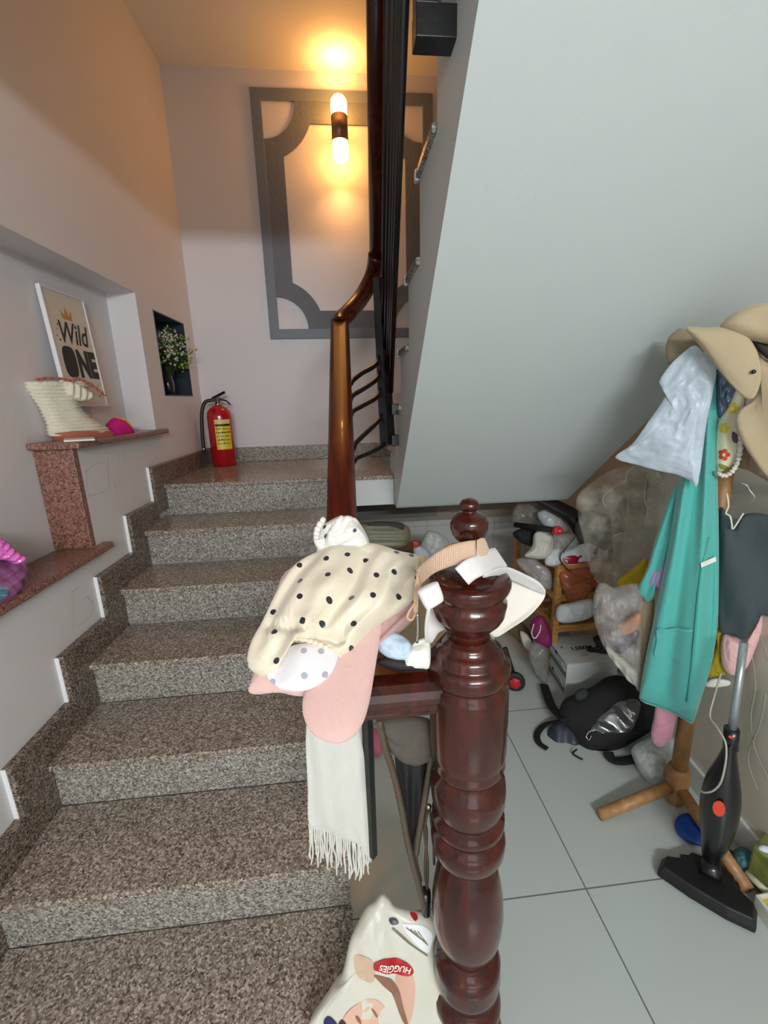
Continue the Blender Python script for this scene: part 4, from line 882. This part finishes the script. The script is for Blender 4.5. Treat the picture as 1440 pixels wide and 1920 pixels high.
soft('plastic_bag', [(1000, 1205), (1026, 1216), (1026, 1284), (1010, 1274), (994, 1240), (990, 1222)], atz(1010, 1275, .0), (-.4, -1, .2), .03, .02, fgr, 'dusty grey plastic bag on the floor left of the white box', 'bag', seed=3)
brc = mat('brown_canvas', (96, 76, 56), .8, bump=.5, bscale=40, var=.2)
soft('canvas_bag', [(948, 1160), (975, 1165), (996, 1190), (1004, 1240), (985, 1215), (960, 1190), (944, 1180)], atz(985, 1230, .02), (-.3, -1, .3), .03, .02, brc, 'brown canvas bag on the floor behind the visor brim', 'bag')
soft('white_sock', [(975, 1184), (990, 1190), (1000, 1210), (994, 1222), (980, 1208)], atz(990, 1222, .05)+V((0, -.06, 0)), (-.3, -1, .3), .02, .01, pap, 'cream sock lying on the brown canvas bag', 'sock')
# scooter wheel
wc = atz(966, 1294, 0)+V((0, .01, .045)); whl = empty('scooter_wheel', wc, 'red scooter wheel with a black tyre beside the newel shaft', 'wheel')
wax = V((-.35, -.93, .12)).normalized()
Geo().lathe(wc-wax*.014, wax, [(0, .036), (0, .046), (.008, .052), (.02, .052), (.028, .046), (.028, .036)], 32).build('tyre', mat('tyre_rubber', (30, 32, 30), .6), whl, True)
Geo().lathe(wc-wax*.018, wax, [(0, .01), (0, .034), (.040, .030), (.044, .012)], 6).build('wheel_hub', mat('wheel_red', (190, 20, 36), .4), whl)
Geo().tube([wc-wax*.03, wc-wax*.03+V((-.05, .03, .17))], .013, 10).build('fork', mat('fork_dark', (40, 36, 38), .5), whl, True)
# white box
bx = empty('white_box', atz(1062, 1313, 0), 'white cardboard box with handle slots and black print below the rack', 'box')
hz = .205
c1 = atz(1063, 1313, 0); cL = atz(1027, 1196, hz); cF = atz(1064, 1246, hz); cR = atz(1190, 1234, hz)
c1 = V((cF.x, cF.y, 0)); eL = V((cL.x-cF.x, cL.y-cF.y, 0)); eR = V((cR.x-cF.x, cR.y-cF.y, 0)); eR = eR*(min(1, .27/eR.length)); eL = eL*1.0
g = Geo(); b4 = [c1, c1+eR, c1+eR+eL, c1+eL]; g.hexa([V((p.x, p.y, .001)) for p in b4]+[V((p.x, p.y, hz)) for p in b4]); boxm = mat('white_carton', (208, 212, 210), .6); g.build('carton', boxm, bx, bevel=.002)
nl = V((0, 0, 1)).cross(eL).normalized()
if nl.dot(CAMP-c1) < 0: nl = -nl
def side(u, v, off=.0012): return c1+eL*u+V((0, 0, hz*v))+nl*off
def top(u, v, off=.0012): return c1+eR*u+eL*v+V((0, 0, hz+off))
dk = mat('slot_shade', (120, 118, 114), .7)  # grey painted as the shade inside the handle slots
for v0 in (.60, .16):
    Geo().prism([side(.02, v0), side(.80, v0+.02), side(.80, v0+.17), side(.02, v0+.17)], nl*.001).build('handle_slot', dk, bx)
    Geo().prism([side(.05, v0+.16, .002), side(.80, v0+.17, .002), side(.78, v0+.38, .012), side(.12, v0+.36, .012)], nl*.002).build('tuck_flap', boxm, bx)
for (u, v) in ((.80, .95), (.50, .95), (.80, .48), (.50, .48)):
    make('print_mark', [side(u-.06, v-.05, .015 if v < .9 else .003), side(u+.06, v-.04, .015 if v < .9 else .003), side(u+.04, v+.04, .015 if v < .9 else .003), side(u-.02, v+.05, .015 if v < .9 else .003)], [[0, 1, 2, 3]], ink, bx)
make('print_mark', [top(.06, .84), top(.12, .88), top(.14, .80), top(.08, .76)], [[0, 1, 2, 3]], ink, bx); make('print_mark', [top(.10, .60), top(.14, .62), top(.15, .54)], [[0, 1, 2]], ink, bx)
text_on('box_lettering', '1,000M', lambda u, v: top(.30+.42*u, .42+.16*v), ink, bx, bold=.03)
text_on('box_lettering', '(2x5)', lambda u, v: top(.38+.14*u, .20+.10*v), prg, bx)
soft('dotted_ribbon', [(1112, 1196), (1128, 1190), (1140, 1205), (1146, 1228), (1134, 1232), (1120, 1228), (1100, 1222), (1106, 1214), (1118, 1212)], top(.5, .5)+V((0, 0, .03)), (-.3, -1, .6), .015, .01, mat('black_dotted', (24, 22, 24), .6, var=.6, vscale=90), 'black dotted ribbon bundle lying on the white box', 'ribbon', .008)
# black tote bag on the floor
tb = empty('tote_bag', atz(1140, 1400, 0), 'black tote bag with a silver panel and loose straps lying on the floor', 'bag')
tp_ = atz(1140, 1380, .03); tn = V((-.35, -.75, .75))
tote = Pillow([(1136, 1270), (1165, 1267), (1200, 1286), (1231, 1322), (1229, 1362), (1186, 1392), (1158, 1406), (1106, 1417), (1086, 1402), (1062, 1366), (1047, 1344), (1056, 1314), (1080, 1300), (1112, 1286)], tp_, tn, .06, .04, lambda x, y: .012*NZ.noise(V((x*.02, y*.02, 0))), rings=24); tote.build('bag_body', blackc, tb)
silver = mat('silver_foil', (130, 132, 134), .22, metal=.85, bump=1, bscale=14, var=.4, vscale=26)
PS = Pillow([(1107, 1371), (1120, 1348), (1148, 1322), (1178, 1310), (1202, 1320), (1186, 1368), (1164, 1376), (1136, 1378)], tp_+tn.normalized()*.056, tn, .016, .004, lambda x, y: .006*math.sin((x*.8-y)*.16+2*NZ.noise(V((x*.03, y*.03, 0)))), rings=22); PS.build('silver_panel', silver, tb)
Pillow([(1027, 1372), (1046, 1350), (1066, 1358), (1088, 1384), (1092, 1400), (1066, 1408), (1042, 1418), (1026, 1398)], tp_, tn, .03, .01, lambda x, y: .004*math.sin(x*.2)).build('side_pocket', mat('navy_nylon', (44, 48, 66), .45, bump=.4, bscale=20), tb)
def floorband(pts, m, z0, wd, nm): 
    q = spl3([atz(x, y, z) for x, y, z in pts], 5); g = Geo(); g.tube(q, wd, 8, .3, (0, 0, 1)); g.build(nm, m, tb, True)
floorband([(1050, 1352, .06), (1024, 1358, .02), (1008, 1374, .012), (1010, 1392, .012), (1026, 1404, .012)], blackc, 0, .014, 'strap')
floorband([(1140, 1410, .03), (1150, 1426, .016), (1184, 1424, .016), (1216, 1408, .02), (1236, 1394, .03)], blackc, 0, .022, 'strap')
floorband([(1060, 1352, .08), (1036, 1326, .05), (1024, 1296, .04), (1020, 1284, .03)], blackc, 0, .022, 'strap')
floorband([(1082, 1405, .03), (1074, 1412, .012), (1084, 1420, .01), (1093, 1424, .01)], blackc, 0, .005, 'thin_strap')
Pillow([(1078, 1298), (1094, 1290), (1104, 1300), (1096, 1312), (1080, 1312)], tp_+tn.normalized()*.05, tn, .01, .01).build('strap_tab', mat('dark_teal_web', (28, 36, 38), .7), tb)
Geo().tube(spl3([tote.surf(x, y, .01) for x, y in ((1108, 1370), (1100, 1374), (1096, 1382), (1101, 1388), (1105, 1380))], 5), .0028, 6).build('snap_hook', chrome, tb, True)
# bubble wrap roll
soft('bubble_wrap', [(1184, 1404), (1210, 1386), (1250, 1376), (1266, 1400), (1260, 1440), (1240, 1472), (1214, 1466), (1192, 1434)], atz(1225, 1440, .04), (-.4, -.6, .8), .05, .03, film('bubble_film', (214, 224, 222), .6, .1, 1, 60), 'roll of clear bubble wrap on the floor by the coat stand', 'bubble wrap', .006)
# wrapped fan by the wall
fn_ = empty('wrapped_fan', (2.1, -.3, .4), 'grey fan wrapped in cloudy plastic sheet between the rack and the coat stand', 'fan')
fp, fnn = vplane((2.16, -.08))
def fo_(o): return fp+fnn*o
Pillow([(1078, 990), (1098, 958), (1130, 952), (1154, 968), (1160, 1000), (1150, 1024), (1120, 1034), (1092, 1024)], fo_(.06), fnn, .03, .02).build('fan_hub', mat('fan_grey', (92, 92, 88), .5), fn_)
Pillow([(1100, 930), (1130, 915), (1166, 925), (1176, 960), (1172, 1010), (1150, 1040), (1162, 1000), (1156, 965), (1130, 948), (1104, 955)], fo_(.10), fnn, .015, .02).build('fan_cage', mat('fan_beige', (158, 152, 136), .5), fn_)
Pillow([(1180, 884), (1212, 890), (1212, 940), (1204, 980), (1184, 976), (1180, 930)], fo_(.24), fnn, .02, .02).build('fan_column', mat('fan_brownish', (146, 132, 110), .5), fn_)
Pillow([(1080, 940), (1108, 906), (1150, 880), (1200, 872), (1240, 890), (1256, 940), (1240, 1010), (1216, 1070), (1180, 1098), (1140, 1104), (1110, 1080), (1096, 1020)], fo_(.34), fnn, .04, .02, lambda x, y: .014*ridge(x, y, .018, 3), rings=24).build('plastic_cover', film('cloudy_film', (200, 192, 174), .24, .15, .2, 9), fn_)
for c in ([(1138, 952), (1130, 935), (1152, 912), (1170, 905), (1178, 884), (1190, 874)], [(1206, 990), (1214, 960), (1208, 930), (1214, 890)], [(1150, 1006), (1166, 1000), (1190, 1002), (1216, 1020)]):
    Geo().tube(spl3([hit(x, y, fo_(.385), fnn) for x, y in c], 6), .002, 5).build('film_crease', film('crease_film', (224, 220, 204), .6, .2, .1), fn_, True)
soft('yellow_cloth', [(1158, 1096), (1164, 1084), (1190, 1064), (1212, 1048), (1214, 1090), (1200, 1102), (1170, 1104)], fo_(.40), fnn, .02, .02, mat('yellow_fabric', (214, 182, 20), .7), 'mustard yellow cloth poking out behind the teal coat sleeve', 'cloth', .004)
# ================================================================ coat stand
_b = atz(1264, 1500, 0); SB = (_b.x, _b.y); sp, sn = vplane(SB)
def so_(o): return sp+sn*o
cs = empty('coat_stand', (SB[0], SB[1], 0), 'light brown wooden coat stand on splayed legs loaded with clothes', 'coat stand')
stw = wood('stand_wood', (150, 108, 66), (182, 136, 88), .5, .1, (10, 10, 3), 4)
pb0 = V((SB[0], SB[1], .02)); hb0 = V((SB[0], SB[1], 0)); pt0 = hit(1357, 905, sp, sn); dd = (pt0-hb0).normalized(); ptop = pt0+dd*.42
hb0 = hb0+dd*.11
Geo().tube([hb0-dd*.02, ptop], [.0265, .022], 20).build('pole', stw, cs, True)
Geo().lathe(hb0-dd*.11, dd, [(0, .030), (.01, .034), (.07, .038), (.13, .040), (.14, .035), (.15, .034)], 24).build('hub', stw, cs, True)
for (x, y) in ((1124, 1528), (1402, 1668)):
    e = atz(x, y, .022); e2 = hb0-dd*.035; Geo().tube([e2, e], [.022, .020], 14).build('leg', stw, cs, True)
Geo().tube([hb0-dd*.03, V((2.15, -.78, .022))], .021, 14).build('leg', stw, cs, True)
for a in (0, 1.6, 3.1, 4.7):
    b_ = ptop-dd*.06; Geo().tube(spl3([b_, b_+V((math.cos(a)*.05, math.sin(a)*.05, .02)), b_+V((math.cos(a)*.08, math.sin(a)*.08, .07))], 4), .009, 8).build('peg', stw, cs, True)
teal = mat('teal_fleece', (82, 182, 174), .85, sheen=.5, bump=.25, bscale=150)
tc_ = empty('teal_coat', hit(1300, 1000, sp, sn), 'turquoise long sleeved robe with a patch pocket hanging from the coat stand', 'robe')
def tf(x, y):
    a = math.atan2(x-1338, y-560); return .013*math.sin(a*55+.004*y)+.010*NZ.noise(V((a*12, y*.006, 0)))+.003*math.sin(a*120)
T1 = Pillow([(1334, 650), (1344, 680), (1347, 800), (1346, 905), (1348, 1010), (1347, 1150), (1340, 1215), (1330, 1262), (1316, 1306), (1300, 1354), (1284, 1348), (1262, 1336), (1236, 1326), (1202, 1313), (1201, 1290), (1212, 1225), (1228, 1150), (1244, 1070), (1258, 1000), (1268, 930), (1280, 880), (1312, 760), (1322, 680)], so_(.05), sn, .045, .03, tf, smooth=3, center=(1296, 1080), rings=44, p=5); T1.build('robe_body', teal, tc_)
Pillow([(1272, 906), (1290, 905), (1275, 960), (1262, 1010), (1246, 1062), (1230, 1096), (1228, 1118), (1214, 1128), (1204, 1118), (1195, 1108), (1200, 1094), (1216, 1058), (1226, 1020), (1240, 975), (1256, 930)], so_(.03), sn, .028, .02, lambda x, y: .006*math.sin((x+y*.35)*.25), center=(1240, 1030)).build('sleeve', teal, tc_)
T1.decal('patch_pocket', [(1237, 1165), (1262, 1170), (1300, 1168), (1298, 1190), (1290, 1222), (1260, 1224), (1232, 1218), (1236, 1190)], teal, tc_, .006, 3)
g = Geo(); g.tube([T1.surf(x, y, .009) for x, y in ((1237, 1166), (1250, 1170), (1270, 1170), (1286, 1169), (1300, 1167))], .004, 6); g.build('pocket_hem', teal, tc_, True)
g = Geo(); g.tube([T1.surf(x, y, .003) for x, y in ((1203, 1305), (1236, 1317), (1262, 1327), (1284, 1338), (1299, 1345))], .0022, 6); g.build('hem_stitch', mat('teal_thread', (66, 160, 152), .8), tc_, True)
Geo().tube([T1.surf(x, y, .002) for x, y in ((1330, 1000), (1318, 1050), (1312, 1100), (1306, 1165), (1300, 1230), (1290, 1300))], .0025, 6).build('side_seam', bpy.data.materials['teal_thread'], tc_, True)
T1.decal('white_belt', [(1317, 1043), (1343, 1038), (1344, 1047), (1318, 1052)], wht, tc_, .008, 1)
soft('lilac_pouch', [(1214, 1094), (1232, 1052), (1250, 1044), (1248, 1080), (1240, 1104), (1228, 1100)], so_(.035), sn, .02, .01, mat('lilac_plastic', (186, 146, 200), .3, coat=.4), 'lilac pouch showing between the teal sleeve and robe', 'pouch', .002)
# white plastic bag on top
wb = soft('white_plastic_bag', [(1303, 648), (1322, 664), (1343, 690), (1338, 730), (1324, 800), (1309, 907), (1296, 902), (1270, 890), (1240, 884), (1200, 873), (1153, 858), (1186, 832), (1216, 790), (1236, 762), (1252, 735), (1254, 722), (1243, 722), (1236, 715), (1255, 686), (1280, 662)], so_(.13), sn, .014, .01, film('white_bag_film', (206, 220, 232), .80, .3, 1, 30), 'thin white plastic bag hanging open under the khaki hat', 'bag', .007, .032, 0, smooth=3, center=(1280, 790), rings=44)
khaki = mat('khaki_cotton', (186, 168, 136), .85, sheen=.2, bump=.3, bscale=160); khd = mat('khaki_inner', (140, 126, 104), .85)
kh = empty('khaki_hat', hit(1380, 660, sp, sn), 'khaki sun hat with a wide brim and neck flap topping the coat stand', 'hat')
Pillow([(1282, 616), (1262, 624), (1250, 642), (1249, 668), (1257, 690), (1264, 704), (1290, 690), (1320, 672), (1310, 640)], so_(.09), sn, .012, .012).build('brim_underside', khd, kh)
Pillow([(1286, 615), (1320, 614), (1356, 614), (1392, 622), (1412, 644), (1424, 672), (1428, 705), (1420, 736), (1410, 748), (1394, 744), (1366, 716), (1340, 684), (1310, 646)], so_(.19), sn, .018, .01, lambda x, y: .006*math.sin((x+y)*.02), center=(1372, 672)).build('brim', khaki, kh)
Pillow([(1350, 616), (1362, 598), (1384, 582), (1412, 572), (1450, 568), (1500, 576), (1500, 650), (1440, 645), (1412, 640), (1380, 634)], so_(.17), sn, .045, .04, lambda x, y: .007*NZ.noise(V((x*.02, y*.03, 0)))).build('crown', khaki, kh)
Pillow([(1424, 668), (1440, 676), (1500, 690), (1500, 915), (1460, 905), (1436, 892), (1410, 858), (1388, 822), (1379, 790), (1388, 768), (1412, 750), (1426, 715)], so_(.15), sn, .02, .015, lambda x, y: .008*math.sin((x-y*.4)*.05)).build('neck_flap', khaki, kh)
Pillow([(1410, 638), (1440, 646), (1470, 652), (1470, 690), (1440, 674), (1420, 656)], so_(.165), sn, .012, .01).build('crown_gap', mat('gap_shade', (46, 38, 30), .7), kh)  # dark strip painted as the shaded gap between crown and flap
Geo().sphere(hit(1413, 697, so_(.208), sn), .0055, 10, 7).build('snap_button', blackm, kh, True)
soft('blue_bag', [(1344, 694), (1362, 706), (1382, 732), (1376, 762), (1362, 776), (1346, 778)], so_(.06), sn, .02, .02, mat('dusty_blue_plastic', (78, 92, 116), .25, coat=.4, bump=.6, bscale=20), 'dusty blue plastic bag tucked between the robe and khaki brim', 'bag')
fl = empty('floral_pouch', hit(1365, 820, sp, sn), 'floral print cloth pouch with white crocheted trim beside the turquoise robe', 'pouch')
FLP = Pillow([(1382, 728), (1396, 742), (1392, 770), (1386, 800), (1388, 826), (1380, 862), (1362, 880), (1344, 878), (1345, 800), (1364, 764)], so_(.07), sn, .022, .02, lambda x, y: .003*math.sin(x*.2)); FLP.build('pouch_body', mat('floral_cotton', (228, 224, 196), .8), fl)
def flower(cx, cy, r, m):
    for k in range(5):
        a = 2*math.pi*k/5; FLP.decal('petal', [(cx+r*.9*math.cos(a)+r*.55*math.cos(b), cy+r*.9*math.sin(a)+r*.55*math.sin(b)) for b in [2*math.pi*j/6 for j in range(6)]], m, fl, .002+.0002*k, 2)
flower(1358, 851, 8, mat('flower_red', (206, 74, 44), .8)); ylw = mat('flower_yellow', (226, 196, 60), .8); flower(1374, 765, 8, ylw); flower(1358, 802, 7, ylw)
FLP.decal('petal', [(1374, 808), (1384, 816), (1382, 830), (1373, 824)], mat('flower_purple', (96, 70, 84), .8), fl, .003, 3); FLP.decal('petal', [(1347, 868), (1362, 872), (1368, 880), (1352, 878)], mat('leaf_print', (146, 148, 60), .8), fl, .002, 3)
tpz = spl3([hit(x, y, so_(.10), sn) for x, y in ((1390, 800), (1389, 826), (1386, 856), (1376, 880), (1360, 892), (1344, 886))], 12)
Geo().tube([p+sn*.002*math.sin(i*2) for i, p in enumerate(tpz)], [.006+.0015*math.sin(i*1.5) for i in range(len(tpz))], 8).build('crochet_trim', mat('white_crochet', (232, 226, 214), .9, bump=.8, bscale=160), fl, True)
soft('mauve_cloth', [(1388, 824), (1410, 856), (1440, 886), (1490, 912), (1480, 925), (1436, 900), (1404, 882), (1384, 872)], so_(.02), sn, .012, .01, mat('brown_mauve_fabric', (148, 120, 100), .8), 'brown fabric edge hanging beneath the khaki neck flap', 'cloth', .003)
tee = empty('charcoal_tee', hit(1400, 1050, sp, sn), 'charcoal grey t-shirt hanging on a white wire hanger at the right edge', 't-shirt')
Pillow([(1350, 958), (1362, 962), (1374, 992), (1392, 968), (1416, 962), (1450, 968), (1500, 985), (1500, 1150), (1430, 1152), (1424, 1160), (1412, 1176), (1393, 1198), (1372, 1188), (1348, 1178), (1347, 1060)], so_(.03), sn, .03, .02, lambda x, y: .009*math.sin((x*.9-y*.35)*.06)+.005*NZ.noise(V((x*.03, y*.02, 0))), smooth=3, rings=26).build('shirt', mat('charcoal_cotton', (66, 78, 82), .9, bump=.2, bscale=160), tee)
wire = mat('white_wire', (226, 224, 214), .4)
Geo().tube(spl3([hit(x, y, so_(.075), sn) for x, y in ((1363, 925), (1366, 948), (1361, 962), (1369, 968), (1372, 982), (1374, 992), (1384, 978), (1394, 962))], 5), .0024, 6).build('wire_hanger', wire, tee, True)
ch = Geo().tube(spl3([hit(x, y, so_(.06), sn) for x, y in ((1388, 905), (1400, 910), (1406, 920), (1415, 932), (1408, 942))], 5), .0022, 6).build('silver_hook', chrome, None, True); tagit(ch, 'thin silver hook dangling above the charcoal t-shirt', 'hook')
soft('pink_slipper_hanging', [(1356, 1190), (1392, 1200), (1410, 1178), (1428, 1152), (1428, 1182), (1416, 1216), (1402, 1248), (1386, 1263), (1366, 1262), (1352, 1240)], so_(.0), sn, .03, .02, mat('pink_plush', (240, 190, 188), .9, sheen=.6, bump=.6, bscale=120), 'pale pink plush sock hanging below the charcoal t-shirt', 'sock', .003)
bpy.data.objects['pink_slipper_hanging'].name = 'plush_sock'
soft('mustard_cloth', [(1344, 1178), (1358, 1190), (1354, 1236), (1362, 1262), (1342, 1268), (1326, 1264), (1344, 1200)], so_(-.02), sn, .015, .015, mat('mustard_fabric', (170, 150, 26), .8), 'mustard cloth hanging between the robe and pink sock', 'cloth', .003)
soft('yarn_bundle', [(1231, 1322), (1250, 1326), (1268, 1336), (1266, 1356), (1258, 1386), (1240, 1398), (1225, 1390), (1221, 1370), (1226, 1345)], so_(.03), sn, .03, .025, mat('pink_yarn', (224, 156, 178), .9, sheen=.5, bump=.9, bscale=70, stretch=(1, 1, 5)), 'pink knitted sock hanging below the turquoise robe hem', 'sock', .003)
bpy.data.objects['yarn_bundle'].name = 'knitted_sock'
soft('beige_trousers', [(1200, 1118), (1226, 1120), (1222, 1180), (1212, 1230), (1202, 1290), (1194, 1285), (1193, 1200)], so_(.0), sn, .02, .02, mat('beige_cotton', (170, 152, 126), .85), 'beige trousers hanging behind the turquoise robe', 'trousers', .003)
soft('white_shelf_edge', [(1326, 1278), (1340, 1272), (1366, 1276), (1368, 1284), (1345, 1288), (1324, 1286)], so_(-.06), sn, .008, .008, wht, 'white cloth edge behind the stand below the mustard cloth', 'cloth', 0)
bpy.data.objects['white_shelf_edge'].name = 'white_cloth'
cb = empty('clear_bag', hit(1160, 1180, sp, sn), 'clear plastic bag holding wrapped items hung left of the robe', 'bag')
cp = so_(.02)
Pillow([(1148, 1198), (1182, 1178), (1200, 1190), (1168, 1224), (1152, 1216)], cp, sn, .02, .02).build('dark_packet', mat('navy_packet', (44, 46, 66), .3, var=.3, vscale=30), cb)
Pillow([(1158, 1178), (1198, 1148), (1202, 1172), (1176, 1192)], cp, sn, .02, .02).build('orange_packet', mat('orange_packet', (206, 140, 86), .4, var=.2), cb)
Pillow([(1136, 1210), (1152, 1222), (1180, 1246), (1200, 1268), (1196, 1286), (1180, 1276), (1160, 1250), (1142, 1228)], cp, sn, .018, .018, lambda x, y: .004*math.sin(x*.3)).build('white_cloth', pap, cb)
Pillow([(1120, 1098), (1134, 1094), (1150, 1102), (1172, 1096), (1204, 1100), (1206, 1160), (1202, 1286), (1192, 1284), (1162, 1244), (1136, 1216), (1118, 1174), (1112, 1134)], cp, sn, .045, .03, lambda x, y: .022*ridge(x, y, .03, 7), rings=34).build('bag_film', film('bag_clear_film', (206, 200, 198), .3, .1, .6, 22), cb)
# ================================================================ vacuum cleaner and floor clutter at the right
vc = empty('vacuum_cleaner', atz(1330, 1650, 0), 'black stick vacuum cleaner with a red button leaning in front of the coat stand', 'vacuum cleaner')
vp_, vn = vplane((1.96, -1.235)); vblack = mat('vacuum_black', (20, 20, 23), .28, coat=.3)
loft('motor_body', [(1358, 1380, 1392, .020), (1350, 1382, 1410, .026), (1338, 1384, 1430, .034), (1322, 1387, 1455, .044), (1313, 1391, 1490, .052), (1311, 1390, 1520, .052), (1313, 1383, 1552, .048), (1314, 1372, 1580, .042), (1317, 1358, 1604, .032), (1322, 1346, 1622, .024)], vp_, vn, vblack, vc, folds=2, amp=.0, nseg=36, sub=6)
Geo().tube([hit(1372, 1366, vp_, vn), hit(1370, 1402, vp_, vn)], .019, 16).build('tube_socket', vblack, vc, True)
Geo().tube([hit(1372, 1372, vp_, vn), hit(1395, 1205, vp_-vn*.06, vn)], .0105, 14).build('metal_tube', mat('silver_tube', (176, 184, 190), .3, metal=.6), vc, True)
def vdec(nm, cx, cy, rx_, ry_, m, off):
    c = hit(cx, cy, vp_+vn*off, vn); g = Geo(); ex = V((0, 0, 1)).cross(vn).normalized(); t = (c-CAMP).dot(FWD)/FPX
    poly = [c+ex*math.cos(a)*rx_*t+V((0, 0, 1))*math.sin(a)*ry_*t for a in [2*math.pi*k/24 for k in range(24)]]
    g.prism(poly, vn*.004); return g.build(nm, m, vc, bevel=.001)
redb = mat('button_red', (222, 74, 54), .35); vdec('power_button', 1348, 1515, 9.5, 17, redb, .0555); vdec('release_button', 1370, 1381, 3.5, 3, redb, .018)
Geo().tube(spl3([hit(x, y, vp_+vn*.043, vn) for x, y in ((1329, 1541), (1340, 1549), (1354, 1554))], 4), .0017, 6).build('silver_trim', chrome, vc, True)
hp = [(1232, 1638), (1240, 1615), (1277, 1620), (1292, 1607), (1347, 1629), (1377, 1657), (1380, 1677), (1419, 1714), (1417, 1748), (1362, 1722), (1292, 1680)]
lo = [atz(x, y, .012) for x, y in hp]; cen = sum(lo, V((0, 0, 0)))/len(lo)
g = Geo(); n = len(lo); hi = [cen+(p-cen)*.9+V((0, 0, .034)) for p in lo]; g.v = [V((p.x, p.y, .004)) for p in lo]+[V((p.x, p.y, .022)) for p in lo]+hi
g.f = [list(range(n))[::-1], [2*n+i for i in range(n)]]+[[r*n+i, r*n+(i+1) % n, (r+1)*n+(i+1) % n, (r+1)*n+i] for r in (0, 1) for i in range(n)]; g.build('floor_head', mat('head_black', (22, 22, 24), .5), vc, bevel=.004)
Geo().tube([hit(1334, 1612, vp_, vn), V((cen.x, cen.y, .05))], [.024, .03], 14).build('swivel_neck', vblack, vc, True)
for x, y in ((1284, 1612), (1374, 1660)):
    c = atz(x, y, .03); Geo().lathe(c-V((.01, 0, 0)), (1, -.3, 0), [(0, .016), (.02, .016)], 16).build('wheel', blackm, vc, True)
Geo().tube(spl3([hit(x, y, vp_+vn*o, vn) for x, y, o in ((1352, 1262, -.05), (1338, 1310, -.03), (1331, 1343, 0), (1345, 1365, .03), (1360, 1392, .05), (1361, 1425, .055), (1352, 1465, .062), (1338, 1482, .062), (1322, 1486, .058), (1313, 1482, .05))], 6), .0028, 6).build('power_cord', mat('beige_cord_plastic', (176, 170, 156), .5), vc, True)
wallc = mat('grey_cable', (150, 146, 134), .6)
for c in (['longest thin grey cable, hanging nearest the vacuum tube on the right wall', (1396, 1180), (1410, 1230), (1416, 1290), (1408, 1340), (1414, 1400), (1440, 1460)], ['short upper piece of grey cable beside the pink plush sock', (1424, 1190), (1432, 1212), (1440, 1240)], ['lower curving grey cable on the right wall above the green bin', (1436, 1300), (1424, 1360), (1402, 1420), (1420, 1480)]):
    o = Geo().tube(spl3([hit(x, y, (xr(-1.1)-.012, -1.1, 0), (-1, .1, 0)) for x, y in c[1:]], 6), .0025, 6).build('cable', wallc, None, True); tagit(o, c[0], 'cable', 'grey cables on the right wall')
lid = soft('plastic_plate', [(1265, 1545), (1272, 1531), (1292, 1526), (1312, 1534), (1326, 1556), (1330, 1578), (1318, 1586), (1294, 1580), (1272, 1564)], atz(1298, 1555, .012), (0, 0, 1), .012, .006, mat('blue_plastic', (22, 74, 160), .45), 'round blue plastic dish lying on the floor behind the vacuum', 'dish', 0, p=6)
soft('net_ball', [(1374, 1606), (1378, 1594), (1392, 1588), (1406, 1594), (1412, 1604), (1402, 1622), (1386, 1628), (1376, 1620)], atz(1390, 1615, .03), (-.4, -.7, .6), .03, .02, mat('teal_net', (64, 112, 124), .6, bump=1, bscale=90, var=.4, vscale=120), 'small teal net scrubber on the floor by the green bin', 'scrubber')
soft('blue_cap_piece', [(1362, 1592), (1370, 1594), (1374, 1602), (1366, 1606)], atz(1368, 1602, .015), (0, -.6, .7), .01, .006, mat('deep_blue', (40, 60, 120), .5), 'tiny blue cap on the floor beside the teal scrubber', 'cap', 0)
bpy.data.objects['blue_cap_piece'].name = 'bottle_cap'
gb = empty('green_bin', atz(1425, 1690, 0), 'green translucent bin with a pale rim at the lower right corner', 'bin')
q = [atz(x, y, .0) for x, y in ((1396, 1650), (1450, 1700), (1480, 1640), (1425, 1615))]
g = Geo(); g.hexa(q+[V((p.x, p.y, .14))+(p-q[0])*.08 for p in q]); g.build('bin_shell', film('green_film', (140, 150, 78), .6, .3, .1), gb, bevel=.006)
g = Geo(); g.hexa([V((p.x, p.y, .02))*1+V((.004, .004, 0)) for p in q]+[V((p.x, p.y, .10)) for p in q]); g.v = [cen2+(v-cen2)*.86 for cen2 in [sum(g.v, V((0, 0, 0)))/8] for v in g.v]; g.build('bin_contents', mat('dark_contents', (38, 46, 46), .6, var=.6, vscale=40), gb)
g = Geo(); g.tube([q[0]+V((0, 0, .03)), q[1]+V((0, 0, .03))], .011, 8); g.build('pale_rim', mat('pale_plastic', (220, 220, 196), .5), gb, True)
Pillow([(1420, 1590), (1430, 1584), (1446, 1592), (1450, 1618), (1436, 1606), (1424, 1600)], V((q[0].x, q[0].y, .14)), (-.4, -.8, .5), .01, .01).build('white_scrap', mat('pale_blue_white', (214, 222, 236), .5), gb)
tr_ = empty('white_tray', atz(1440, 1730, 0), 'white plastic tray with yellow contents cut off by the right edge', 'tray')
q = [atz(x, y, 0) for x, y in ((1410, 1700), (1450, 1755), (1520, 1740), (1460, 1690))]
A = [p+V((0, 0, .05)) for p in q]; c_ = sum(A, V((0, 0, 0)))/4; B = [c_+(p-c_)*.78 for p in A]
g = Geo(); g.ring(q, [c_*1+(p-c_)*.8-V((0, 0, .05)) for p in A], (0, 0, .05)); g.build('tray_wall', mat('tray_white', (226, 226, 212), .4), tr_, bevel=.003)
g = Geo(); g.prism([V((p.x, p.y, .004)) for p in B], (0, 0, .03)); g.build('yellow_contents', mat('yellow_contents', (222, 200, 80), .6, var=.2), tr_)
